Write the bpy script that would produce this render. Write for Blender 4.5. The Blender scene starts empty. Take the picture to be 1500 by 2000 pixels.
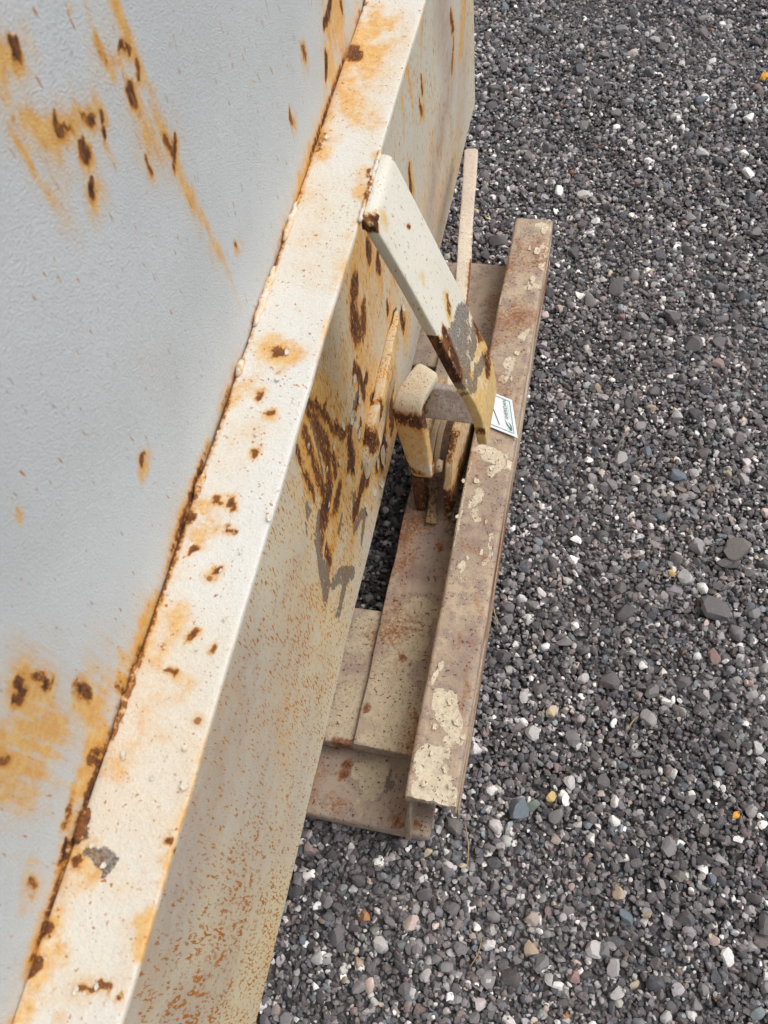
import bpy, bmesh, math, random
import numpy as np
from mathutils import Matrix, Vector

random.seed(7)
rng = np.random.default_rng(7)
S = bpy.context.scene
COL = S.collection
R = math.radians

# ------------------------------------------------------------------ camera
cam_d = bpy.data.cameras.new('camera')
cam = bpy.data.objects.new('camera', cam_d)
COL.objects.link(cam)
S.camera = cam
CAM_H = 1.573
cam.matrix_world = Matrix(((0.973018, -0.134552, 0.187434, 0.0),
                           (0.204901, 0.877373, -0.433857, 0.0),
                           (-0.106073, 0.460556, 0.88127, CAM_H),
                           (0, 0, 0, 1)))
cam_d.sensor_fit = 'VERTICAL'
cam_d.sensor_height = 36.0
cam_d.sensor_width = 27.0
cam_d.lens = 1686.8 / 2000.0 * 36.0
cam_d.clip_start = 0.02
cam_d.clip_end = 1000.0
cam_d.dof.use_dof = True
cam_d.dof.focus_distance = 1.32
cam_d.dof.aperture_fstop = 12.0

# ------------------------------------------------------------------ sky, sun, exposure
SUN_EL, SUN_AZ = 52.0, 62.0          # azimuth measured from +Y towards +X
world = bpy.data.worlds.new('World')
S.world = world
world.use_nodes = True
wn = world.node_tree
wn.nodes.clear()
sky = wn.nodes.new('ShaderNodeTexSky')
sky.sky_type = 'NISHITA'
sky.sun_disc = False
sky.sun_elevation = R(SUN_EL)
sky.sun_rotation = R(SUN_AZ)
sky.dust_density = 4.0
sky.air_density = 1.2
hsv = wn.nodes.new('ShaderNodeHueSaturation')
hsv.inputs['Saturation'].default_value = 0.32
bg = wn.nodes.new('ShaderNodeBackground')
bg.inputs['Strength'].default_value = 0.15
wo = wn.nodes.new('ShaderNodeOutputWorld')
wn.links.new(sky.outputs[0], hsv.inputs['Color'])
wn.links.new(hsv.outputs[0], bg.inputs['Color'])
wn.links.new(bg.outputs[0], wo.inputs['Surface'])
sun_d = bpy.data.lights.new('sun', 'SUN')
sun_d.energy = 1.3
sun_d.angle = R(45)
sun_d.color = (1.0, 0.96, 0.91)
sun = bpy.data.objects.new('sun', sun_d)
COL.objects.link(sun)
sd = Vector((math.sin(R(SUN_AZ)) * math.cos(R(SUN_EL)), math.cos(R(SUN_AZ)) * math.cos(R(SUN_EL)), math.sin(R(SUN_EL))))
sun.rotation_euler = sd.to_track_quat('Z', 'Y').to_euler()
sun.location = sd * 6
S.view_settings.view_transform = 'Standard'
S.view_settings.look = 'None'
S.view_settings.gamma = 1.0
S.view_settings.exposure = 0.0
S.view_settings.use_curve_mapping = False
S.render.engine = 'CYCLES'
S.cycles.max_bounces = 4
S.cycles.diffuse_bounces = 3
S.cycles.glossy_bounces = 2

# ------------------------------------------------------------------ wear marks, metres on each surface
# channel r = rust, g = stain / old paint, b = dust, a = chipped to bare steel;
# the points are (y, z) on the upright wall and catch arm, (x, y) on flat-lying pieces
MARKS_WALL = [
    ('r', [(0.369, 1.312), (0.367, 1.304)], 0.003, 1),
    ('r', [(0.385, 1.234), (0.38, 1.226)], 0.0033, 1),
    ('r', [(0.375, 1.214), (0.37, 1.206)], 0.0026, 1),
    ('r', [(0.409, 1.234), (0.404, 1.224)], 0.003, 1),
    ('r', [(0.447, 1.225), (0.45, 1.213)], 0.0042, 1),
    ('r', [(0.478, 1.158), (0.466, 1.149)], 0.0033, 1),
    ('r', [(0.872, 1.016), (0.844, 1.01)], 0.0076, 1),
    ('r', [(0.901, 0.998), (0.901, 0.98)], 0.0041, 1),
    ('r', [(0.825, 0.983), (0.815, 0.969)], 0.0059, 1),
    ('r', [(0.016, 0.949), (0.002, 0.945)], 0.0041, 1),
    ('r', [(0.366, 1.269), (0.363, 1.258)], 0.0033, 0.75),
    ('r', [(0.368, 1.256), (0.383, 1.246)], 0.0031, 0.8),
    ('r', [(0.398, 1.248), (0.401, 1.239)], 0.0033, 0.8),
    ('r', [(0.435, 1.262), (0.436, 1.255)], 0.0033, 0.8),
    ('r', [(0.455, 1.248), (0.463, 1.239)], 0.0035, 0.8),
    ('r', [(0.466, 1.226), (0.462, 1.219)], 0.0037, 0.7),
    ('r', [(0.436, 1.184), (0.435, 1.172)], 0.0035, 0.6),
    ('r', [(0.468, 1.174), (0.469, 1.161)], 0.0042, 0.7),
    ('r', [(0.34, 1.287), (0.339, 1.283)], 0.0027, 0.8),
    ('r', [(0.761, 1.039), (0.759, 1.027)], 0.007, 0.5),
    ('r', [(0.7, 1.014), (0.698, 1.003)], 0.0043, 0.6),
    ('r', [(0.516, 1.023), (0.516, 1.019)], 0.0036, 0.6),
    ('r', [(0.285, 1.038), (0.276, 1.034)], 0.0034, 0.75),
    ('r', [(0.173, 1.151), (0.171, 1.147)], 0.0019, 0.7),
    ('r', [(0.093, 1.081), (0.09, 1.068), (0.081, 1.078)], 0.0051, 0.8),
    ('r', [(0.101, 1.067), (0.103, 1.05)], 0.0045, 0.7),
    ('r', [(0.11, 1.013), (0.109, 0.99)], 0.0063, 0.7),
    ('r', [(0.125, 0.956), (0.124, 0.939)], 0.0059, 0.6),
    ('r', [(0.073, 0.954), (0.07, 0.932)], 0.0068, 0.65),
    ('r', [(0.042, 0.963), (0.028, 0.96)], 0.0051, 0.6),
    ('r', [(-0.014, 0.979), (-0.02, 0.967)], 0.0048, 0.5),
    ('r', [(0.05, 1.071), (0.047, 1.06)], 0.0037, 0.6),
    ('g', [(0.351, 1.312), (0.341, 1.296), (0.331, 1.286)], 0.011, 1),
    ('g', [(0.335, 1.286), (0.335, 1.259), (0.335, 1.234), (0.334, 1.215)], 0.0069, 0.9),
    ('g', [(0.348, 1.276), (0.381, 1.245)], 0.0087, 0.8),
    ('g', [(0.395, 1.25), (0.409, 1.23)], 0.0085, 0.8),
    ('g', [(0.406, 1.228), (0.407, 1.208)], 0.0062, 0.4),
    ('g', [(0.349, 1.258), (0.347, 1.237)], 0.0108, 0.4),
    ('g', [(0.468, 1.271), (0.469, 1.25), (0.465, 1.225), (0.455, 1.213), (0.453, 1.195)], 0.0064, 1),
    ('g', [(0.436, 1.259), (0.442, 1.248)], 0.0084, 0.8),
    ('g', [(0.453, 1.189), (0.467, 1.165)], 0.0137, 0.7),
    ('g', [(0.467, 1.223), (0.472, 1.197), (0.475, 1.156), (0.473, 1.104), (0.492, 1.017)], 0.0049, 0.55),
    ('g', [(0.467, 1.149), (0.469, 1.113), (0.479, 1.06), (0.481, 1.023), (0.488, 0.968)], 0.0065, 0.8),
    ('g', [(0.44, 1.288), (0.444, 1.277)], 0.0039, 0.5),
    ('g', [(0.422, 1.297), (0.422, 1.294)], 0.0037, 0.4),
    ('g', [(0.873, 1.004), (0.882, 0.962), (0.901, 0.93)], 0.0271, 0.9),
    ('g', [(0.834, 0.983), (0.834, 0.946)], 0.0186, 0.7),
    ('g', [(0.089, 1.078), (0.092, 1.052)], 0.0179, 0.8),
    ('g', [(0.111, 0.996), (0.106, 0.974)], 0.0195, 0.8),
    ('g', [(0.048, 1.07), (0.068, 1.025)], 0.0278, 0.75),
    ('g', [(0.043, 1.066), (0.039, 1.023)], 0.0203, 0.6),
    ('g', [(0.084, 0.954), (0.059, 0.951)], 0.0184, 0.8),
    ('g', [(0.146, 0.959), (0.123, 0.954), (0.096, 0.955)], 0.0137, 0.7),
    ('g', [(0.049, 0.961), (0.016, 0.949)], 0.0114, 0.6),
    ('g', [(0.283, 1.038), (0.27, 1.029)], 0.008, 0.6),
    ('g', [(0.173, 1.151), (0.168, 1.144)], 0.0047, 0.5),
    ('g', [(0.336, 1.221), (0.335, 1.205), (0.328, 1.191)], 0.0123, 0.3),
    ('g', [(0.344, 1.077), (0.338, 1.047)], 0.0352, 0.12),
    ('g', [(-0.008, 0.984), (-0.027, 0.976)], 0.0112, 0.4),
    ('g', [(0.962, 0.94), (0.748, 0.928)], 0.026, 0.4),
    ('g', [(0.707, 0.935), (0.551, 0.925)], 0.0192, 0.35),
    ('g', [(0.445, 0.931), (0.373, 0.926)], 0.0197, 0.5),
    ('g', [(0.323, 0.938), (0.273, 0.946)], 0.0147, 0.5),
    ('g', [(0.2, 0.941), (0.13, 0.945)], 0.0153, 0.7),
    ('g', [(0.017, 0.941), (-0.063, 0.939)], 0.0117, 0.6),
    ('r', [(0.539, 0.752), (0.562, 0.692), (0.591, 0.655)], 0.0084, 0.72),
    ('r', [(0.566, 0.697), (0.587, 0.63), (0.612, 0.555), (0.651, 0.514)], 0.0102, 0.72),
    ('r', [(0.543, 0.719), (0.558, 0.65), (0.566, 0.6)], 0.0089, 0.72),
    ('r', [(0.488, 0.713), (0.49, 0.649), (0.487, 0.601)], 0.0085, 0.72),
    ('r', [(0.518, 0.712), (0.517, 0.642), (0.515, 0.578), (0.515, 0.527)], 0.0094, 0.72),
    ('r', [(0.55, 0.686), (0.55, 0.638), (0.553, 0.582), (0.533, 0.531)], 0.0096, 0.72),
    ('r', [(0.547, 0.551), (0.512, 0.524), (0.484, 0.517), (0.46, 0.501)], 0.0099, 0.72),
    ('a', [(0.539, 0.746), (0.561, 0.653), (0.562, 0.594)], 0.0051, 0.8),
    ('a', [(0.541, 0.699), (0.539, 0.643), (0.527, 0.586)], 0.0051, 0.8),
    ('r', [(0.526, 0.543), (0.494, 0.528)], 0.0211, 1),
    ('r', [(0.554, 0.493), (0.535, 0.489)], 0.015, 0.9),
    ('r', [(0.713, 0.575), (0.729, 0.528), (0.728, 0.49)], 0.0111, 1),
    ('r', [(0.741, 0.505), (0.752, 0.498)], 0.0099, 1),
    ('r', [(0.633, 0.501), (0.625, 0.455)], 0.0162, 1),
    ('r', [(0.618, 0.466), (0.606, 0.47)], 0.0111, 1),
    ('r', [(0.702, 0.413), (0.671, 0.386), (0.662, 0.343)], 0.016, 1),
    ('r', [(0.653, 0.368), (0.614, 0.368), (0.585, 0.369)], 0.0176, 1),
    ('r', [(0.757, 0.353), (0.761, 0.306)], 0.0299, 1),
    ('r', [(0.797, 0.316), (0.835, 0.339)], 0.014, 1),
    ('r', [(0.688, 0.465), (0.675, 0.456)], 0.0083, 1),
    ('r', [(0.759, 0.432), (0.759, 0.403)], 0.0146, 1),
    ('r', [(0.836, 0.306), (0.826, 0.256)], 0.0192, 0.9),
    ('r', [(0.467, 0.477), (0.466, 0.434)], 0.0092, 0.9),
    ('r', [(0.858, 0.67), (0.859, 0.648)], 0.015, 1),
    ('r', [(0.894, 0.607), (0.896, 0.583)], 0.0131, 1),
    ('r', [(0.776, 0.676), (0.753, 0.65), (0.757, 0.602)], 0.0212, 0.85),
    ('r', [(0.796, 0.611), (0.781, 0.573)], 0.014, 0.7),
    ('r', [(1.12, 0.576), (1.12, 0.532)], 0.0095, 1),
    ('r', [(0.977, 0.382), (0.982, 0.34)], 0.0127, 1),
    ('r', [(0.911, 0.491), (0.906, 0.472)], 0.0073, 1),
    ('r', [(0.941, 0.431), (0.932, 0.429)], 0.0077, 1),
    ('r', [(0.679, 0.192), (0.657, 0.193)], 0.0126, 0.5),
    ('r', [(1.523, 0.576), (1.542, 0.534)], 0.0114, 0.7),
    ('r', [(1.543, 0.512), (1.511, 0.47)], 0.0095, 0.6),
    ('r', [(1.254, 0.646), (1.253, 0.618)], 0.0075, 0.6),
    ('r', [(1.226, 0.62), (1.242, 0.588)], 0.0077, 0.7),
    ('a', [(0.479, 0.527), (0.448, 0.509), (0.438, 0.461), (0.434, 0.412)], 0.0132, 1),
    ('a', [(0.476, 0.548), (0.455, 0.527)], 0.0179, 0.9),
    ('a', [(0.455, 0.441), (0.424, 0.407)], 0.0123, 1),
    ('a', [(0.452, 0.39), (0.48, 0.356), (0.519, 0.275)], 0.0134, 1),
    ('a', [(0.494, 0.323), (0.476, 0.312), (0.446, 0.31)], 0.0157, 1),
    ('a', [(0.57, 0.345), (0.598, 0.328), (0.621, 0.301)], 0.0109, 1),
    ('a', [(0.612, 0.299), (0.584, 0.279)], 0.0094, 1),
    ('a', [(0.597, 0.399), (0.582, 0.376)], 0.0103, 1),
    ('a', [(0.535, 0.44), (0.524, 0.437)], 0.0079, 1),
    ('a', [(0.466, 0.617), (0.463, 0.595)], 0.0102, 0.6),
    ('a', [(0.449, 0.601), (0.44, 0.582)], 0.0077, 0.6),
    ('a', [(0.676, 0.525), (0.693, 0.526), (0.716, 0.534)], 0.0078, 0.8),
    ('a', [(0.648, 0.519), (0.674, 0.501)], 0.0064, 0.9),
    ('g', [(0.568, 0.682), (0.553, 0.582), (0.531, 0.505)], 0.0492, 1),
    ('g', [(0.521, 0.707), (0.497, 0.623)], 0.0303, 1),
    ('g', [(0.54, 0.472), (0.492, 0.449)], 0.0306, 0.9),
    ('g', [(0.658, 0.439), (0.628, 0.359)], 0.0465, 0.7),
    ('g', [(0.733, 0.333), (0.73, 0.288)], 0.0479, 0.8),
    ('g', [(0.562, 0.343), (0.52, 0.335)], 0.0522, 0.5),
    ('g', [(0.78, 0.692), (0.759, 0.633), (0.74, 0.564)], 0.0318, 1),
    ('g', [(0.761, 0.609), (0.738, 0.542)], 0.022, 0.8),
    ('g', [(0.9, 0.606), (0.89, 0.55)], 0.0236, 0.7),
    ('g', [(0.76, 0.487), (0.723, 0.456)], 0.0409, 0.6),
    ('g', [(1.17, 0.724), (1.185, 0.66), (1.179, 0.567)], 0.0105, 0.9),
    ('g', [(1.117, 0.712), (1.108, 0.646)], 0.0085, 0.6),
    ('g', [(1.29, 0.719), (1.269, 0.673)], 0.0107, 0.5),
    ('g', [(1.658, 0.52), (1.616, 0.451)], 0.0399, 0.6),
    ('g', [(0.854, 0.52), (0.801, 0.458)], 0.0529, 0.35),
    ('g', [(0.414, 0.549), (0.331, 0.577)], 0.0483, 0.25),
    ('g', [(0.547, 0.256), (0.433, 0.311)], 0.0853, 0.2),
    ('g', [(0.618, 0.674), (0.591, 0.683)], 0.0124, 0.8),
    ('b', [(0.21, 0.65), (-0.028, 0.684)], 0.0976, 0.85),
    ('b', [(0.283, 0.518), (0.039, 0.46)], 0.1403, 0.7),
    ('b', [(-0.074, 0.433), (-0.119, 0.596)], 0.0609, 0.8),
    ('b', [(0.305, 0.321), (0.12, 0.317)], 0.0869, 0.55),
    ('b', [(1.439, 0.658), (1.497, 0.458), (1.314, 0.408), (1.244, 0.359)], 0.0644, 1),
    ('b', [(1.64, 0.401), (1.556, 0.292)], 0.0824, 0.6),
    ('b', [(0.409, 0.577), (0.315, 0.618)], 0.0341, 0.6),
    ('b', [(1.475, 0.358), (1.333, 0.274)], 0.0513, 0.7),
    ('g', [(0.579, 0.618), (0.554, 0.493)], 0.0905, 0.75),
    ('g', [(0.821, 0.708), (0.801, 0.559)], 0.0735, 0.55),
    ('g', [(0.753, 0.441), (0.662, 0.351)], 0.0915, 0.6),
    ('g', [(0.955, 0.478), (0.896, 0.444)], 0.0747, 0.45),
    ('g', [(0.502, 0.463), (0.445, 0.427)], 0.0764, 0.4),
    ('g', [(0.7, 0.616), (0.642, 0.623)], 0.0548, 0.5),
    ('g', [(1.281, 0.471), (1.127, 0.396)], 0.056, 0.35),
    ('r', [(0.803, 0.385), (0.806, 0.334)], 0.0119, 0.8),
    ('r', [(0.711, 0.527), (0.683, 0.515)], 0.0094, 0.7),
    ('r', [(0.768, 0.26), (0.744, 0.247)], 0.0187, 0.6),
    ('r', [(0.881, 0.322), (0.854, 0.313)], 0.0124, 0.6),
    ('r', [(0.576, 0.571), (0.561, 0.526)], 0.0073, 0.8),
    ('r', [(0.521, 0.696), (0.515, 0.639), (0.508, 0.591)], 0.0063, 0.75),
    ('r', [(0.557, 0.628), (0.567, 0.558)], 0.0071, 0.7),
    ('g', [(0.369, 1.31), (0.366, 1.302)], 0.0062, 0.8),
    ('g', [(0.384, 1.232), (0.379, 1.223)], 0.007, 0.8),
    ('g', [(0.374, 1.211), (0.369, 1.203)], 0.0054, 0.8),
    ('g', [(0.409, 1.232), (0.404, 1.222)], 0.0063, 0.8),
    ('g', [(0.447, 1.223), (0.45, 1.211)], 0.0088, 0.8),
    ('g', [(0.478, 1.154), (0.466, 1.146)], 0.0069, 0.8),
    ('g', [(0.875, 1.01), (0.847, 1.004)], 0.0162, 0.8),
    ('g', [(0.904, 0.991), (0.905, 0.973)], 0.0088, 0.8),
    ('g', [(0.828, 0.977), (0.818, 0.962)], 0.0126, 0.8),
    ('g', [(0.013, 0.945), (0.0, 0.94)], 0.0087, 0.8),
    ('g', [(0.365, 1.266), (0.362, 1.256)], 0.0071, 0.6),
    ('g', [(0.368, 1.254), (0.383, 1.244)], 0.0067, 0.64),
    ('g', [(0.397, 1.245), (0.401, 1.237)], 0.0069, 0.64),
    ('g', [(0.435, 1.259), (0.436, 1.252)], 0.007, 0.64),
    ('g', [(0.454, 1.245), (0.463, 1.236)], 0.0075, 0.64),
    ('g', [(0.466, 1.223), (0.462, 1.216)], 0.0078, 0.56),
    ('g', [(0.436, 1.181), (0.435, 1.169)], 0.0074, 0.48),
    ('g', [(0.468, 1.171), (0.469, 1.158)], 0.009, 0.56),
    ('g', [(0.339, 1.285), (0.338, 1.281)], 0.0057, 0.64),
    ('g', [(0.763, 1.034), (0.761, 1.021)], 0.0148, 0.4),
    ('g', [(0.701, 1.008), (0.699, 0.998)], 0.0092, 0.48),
    ('g', [(0.517, 1.018), (0.516, 1.014)], 0.0077, 0.48),
    ('g', [(0.284, 1.034), (0.275, 1.03)], 0.0072, 0.6),
    ('g', [(0.172, 1.148), (0.17, 1.144)], 0.0041, 0.56),
    ('g', [(0.099, 1.063), (0.101, 1.046)], 0.0096, 0.56),
    ('g', [(0.123, 0.951), (0.122, 0.934)], 0.0125, 0.48),
    ('g', [(0.04, 0.959), (0.026, 0.955)], 0.0109, 0.48),
    ('g', [(-0.016, 0.975), (-0.022, 0.963)], 0.0101, 0.4),
    ('g', [(0.048, 1.068), (0.046, 1.057)], 0.0079, 0.48),
    ('g', [(0.539, 0.743), (0.562, 0.682), (0.592, 0.645)], 0.018, 0.576),
    ('g', [(0.566, 0.687), (0.588, 0.619), (0.613, 0.542), (0.653, 0.5)], 0.0217, 0.576),
    ('g', [(0.544, 0.709), (0.559, 0.639), (0.567, 0.588)], 0.0189, 0.576),
    ('g', [(0.488, 0.703), (0.49, 0.638), (0.487, 0.59)], 0.0181, 0.576),
    ('g', [(0.518, 0.703), (0.517, 0.631), (0.515, 0.566), (0.515, 0.514)], 0.02, 0.576),
    ('g', [(0.55, 0.676), (0.551, 0.627), (0.554, 0.57), (0.533, 0.518)], 0.0204, 0.576),
    ('g', [(0.547, 0.538), (0.513, 0.511), (0.484, 0.504), (0.459, 0.488)], 0.0211, 0.576),
    ('g', [(0.555, 0.479), (0.536, 0.475)], 0.032, 0.72),
    ('g', [(0.715, 0.562), (0.732, 0.514), (0.731, 0.475)], 0.0237, 0.8),
    ('g', [(0.744, 0.491), (0.754, 0.484)], 0.0212, 0.8),
    ('g', [(0.634, 0.487), (0.626, 0.44)], 0.0347, 0.8),
    ('g', [(0.619, 0.452), (0.608, 0.456)], 0.0237, 0.8),
    ('g', [(0.705, 0.397), (0.673, 0.369), (0.664, 0.326)], 0.0342, 0.8),
    ('g', [(0.654, 0.351), (0.616, 0.351), (0.587, 0.353)], 0.0376, 0.8),
    ('g', [(0.801, 0.298), (0.839, 0.321)], 0.0299, 0.8),
    ('g', [(0.69, 0.45), (0.677, 0.441)], 0.0178, 0.8),
    ('g', [(0.763, 0.416), (0.762, 0.386)], 0.0311, 0.8),
    ('g', [(0.841, 0.287), (0.83, 0.236)], 0.0411, 0.72),
    ('g', [(0.467, 0.463), (0.466, 0.42)], 0.0196, 0.72),
    ('g', [(0.862, 0.658), (0.863, 0.636)], 0.032, 0.8),
    ('g', [(0.898, 0.594), (0.9, 0.57)], 0.0279, 0.8),
    ('g', [(0.799, 0.599), (0.784, 0.56)], 0.0299, 0.56),
    ('g', [(1.127, 0.562), (1.127, 0.516)], 0.0204, 0.8),
    ('g', [(0.983, 0.364), (0.989, 0.321)], 0.0273, 0.8),
    ('g', [(0.916, 0.475), (0.911, 0.456)], 0.0156, 0.8),
    ('g', [(0.946, 0.414), (0.937, 0.412)], 0.0164, 0.8),
    ('g', [(0.681, 0.171), (0.659, 0.172)], 0.027, 0.4),
    ('g', [(1.536, 0.56), (1.556, 0.516)], 0.0243, 0.56),
    ('g', [(1.557, 0.494), (1.525, 0.451)], 0.0202, 0.48),
    ('g', [(1.263, 0.632), (1.262, 0.604)], 0.016, 0.48),
    ('g', [(1.235, 0.605), (1.251, 0.573)], 0.0164, 0.56),
    ('g', [(0.806, 0.368), (0.81, 0.316)], 0.0254, 0.64),
    ('g', [(0.714, 0.513), (0.685, 0.501)], 0.0201, 0.56),
    ('g', [(0.772, 0.24), (0.747, 0.227)], 0.0401, 0.48),
    ('g', [(0.885, 0.304), (0.858, 0.294)], 0.0264, 0.48),
    ('g', [(0.577, 0.559), (0.562, 0.513)], 0.0156, 0.64),
    ('g', [(0.521, 0.686), (0.515, 0.628), (0.508, 0.58)], 0.0133, 0.6),
    ('g', [(0.557, 0.617), (0.568, 0.546)], 0.0151, 0.56),
    ('g', [(0.35, 1.311), (0.34, 1.295), (0.33, 1.285)], 0.0254, 0.42),
    ('g', [(0.334, 1.285), (0.334, 1.258), (0.334, 1.232), (0.332, 1.214)], 0.0159, 0.378),
    ('g', [(0.346, 1.275), (0.38, 1.244)], 0.02, 0.336),
    ('g', [(0.394, 1.249), (0.407, 1.229)], 0.0195, 0.336),
    ('g', [(0.467, 1.27), (0.467, 1.249), (0.464, 1.223), (0.454, 1.212), (0.452, 1.193)], 0.0148, 0.42),
    ('g', [(0.435, 1.258), (0.441, 1.247)], 0.0194, 0.336),
    ('g', [(0.451, 1.188), (0.465, 1.164)], 0.0314, 0.294),
    ('g', [(0.466, 1.147), (0.468, 1.112), (0.477, 1.059), (0.479, 1.021), (0.486, 0.966)], 0.0151, 0.336),
    ('g', [(0.871, 1.001), (0.88, 0.96), (0.899, 0.928)], 0.0626, 0.378),
    ('g', [(0.833, 0.98), (0.832, 0.944)], 0.0428, 0.294),
    ('g', [(0.088, 1.076), (0.09, 1.051)], 0.0412, 0.336),
    ('g', [(0.109, 0.995), (0.104, 0.972)], 0.0448, 0.336),
    ('g', [(0.047, 1.069), (0.066, 1.024)], 0.064, 0.315),
    ('g', [(0.082, 0.953), (0.057, 0.949)], 0.0423, 0.336),
    ('g', [(0.144, 0.958), (0.121, 0.953), (0.094, 0.953)], 0.0316, 0.294),
    ('g', [(0.198, 0.939), (0.128, 0.943)], 0.0352, 0.294),
    ('g', [(0.566, 0.679), (0.55, 0.578), (0.528, 0.501)], 0.1135, 0.42),
    ('g', [(0.519, 0.704), (0.495, 0.619)], 0.0699, 0.42),
    ('g', [(0.537, 0.467), (0.489, 0.445)], 0.0705, 0.378),
    ('g', [(0.655, 0.434), (0.625, 0.354)], 0.1073, 0.294),
    ('g', [(0.73, 0.328), (0.727, 0.282)], 0.1106, 0.336),
    ('g', [(0.778, 0.689), (0.757, 0.629), (0.738, 0.56)], 0.0733, 0.42),
    ('g', [(0.758, 0.605), (0.735, 0.538)], 0.0508, 0.336),
    ('g', [(0.898, 0.602), (0.888, 0.546)], 0.0544, 0.294),
    ('g', [(1.169, 0.721), (1.184, 0.656), (1.177, 0.563)], 0.0241, 0.378),
    ('g', [(0.616, 0.671), (0.589, 0.68)], 0.0286, 0.336),
    ('g', [(0.576, 0.615), (0.552, 0.489)], 0.2087, 0.315),
    ('g', [(0.368, 1.309), (0.365, 1.301)], 0.0144, 0.336),
    ('g', [(0.383, 1.231), (0.378, 1.222)], 0.0161, 0.336),
    ('g', [(0.373, 1.21), (0.368, 1.202)], 0.0125, 0.336),
    ('g', [(0.408, 1.23), (0.403, 1.22)], 0.0146, 0.336),
    ('g', [(0.445, 1.221), (0.448, 1.209)], 0.0203, 0.336),
    ('g', [(0.477, 1.153), (0.464, 1.144)], 0.0159, 0.336),
    ('g', [(0.873, 1.007), (0.845, 1.001)], 0.0372, 0.336),
    ('g', [(0.902, 0.988), (0.903, 0.97)], 0.0202, 0.336),
    ('g', [(0.826, 0.974), (0.816, 0.96)], 0.029, 0.336),
    ('g', [(0.012, 0.943), (-0.002, 0.939)], 0.0201, 0.336),
    ('g', [(0.552, 0.475), (0.533, 0.471)], 0.0737, 0.3024),
    ('g', [(0.713, 0.558), (0.729, 0.51), (0.728, 0.471)], 0.0548, 0.336),
    ('g', [(0.741, 0.487), (0.752, 0.479)], 0.0489, 0.336),
    ('g', [(0.631, 0.483), (0.623, 0.436)], 0.08, 0.336),
    ('g', [(0.616, 0.448), (0.605, 0.452)], 0.0546, 0.336),
    ('g', [(0.702, 0.392), (0.67, 0.364), (0.661, 0.321)], 0.0789, 0.336),
    ('g', [(0.651, 0.346), (0.613, 0.346), (0.583, 0.348)], 0.0868, 0.336),
    ('g', [(0.798, 0.292), (0.837, 0.316)], 0.069, 0.336),
    ('g', [(0.687, 0.446), (0.674, 0.436)], 0.041, 0.336),
    ('g', [(0.76, 0.411), (0.76, 0.381)], 0.0719, 0.336),
    ('g', [(0.838, 0.281), (0.827, 0.23)], 0.095, 0.3024),
    ('g', [(0.464, 0.459), (0.463, 0.416)], 0.0452, 0.3024),
    ('g', [(0.859, 0.654), (0.861, 0.632)], 0.0737, 0.336),
    ('g', [(0.896, 0.59), (0.898, 0.566)], 0.0643, 0.336),
    ('g', [(1.125, 0.557), (1.125, 0.511)], 0.047, 0.336),
    ('g', [(0.981, 0.358), (0.986, 0.315)], 0.063, 0.336),
    ('g', [(0.913, 0.471), (0.908, 0.451)], 0.036, 0.336),
    ('g', [(0.944, 0.409), (0.934, 0.407)], 0.038, 0.336),
]
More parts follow.
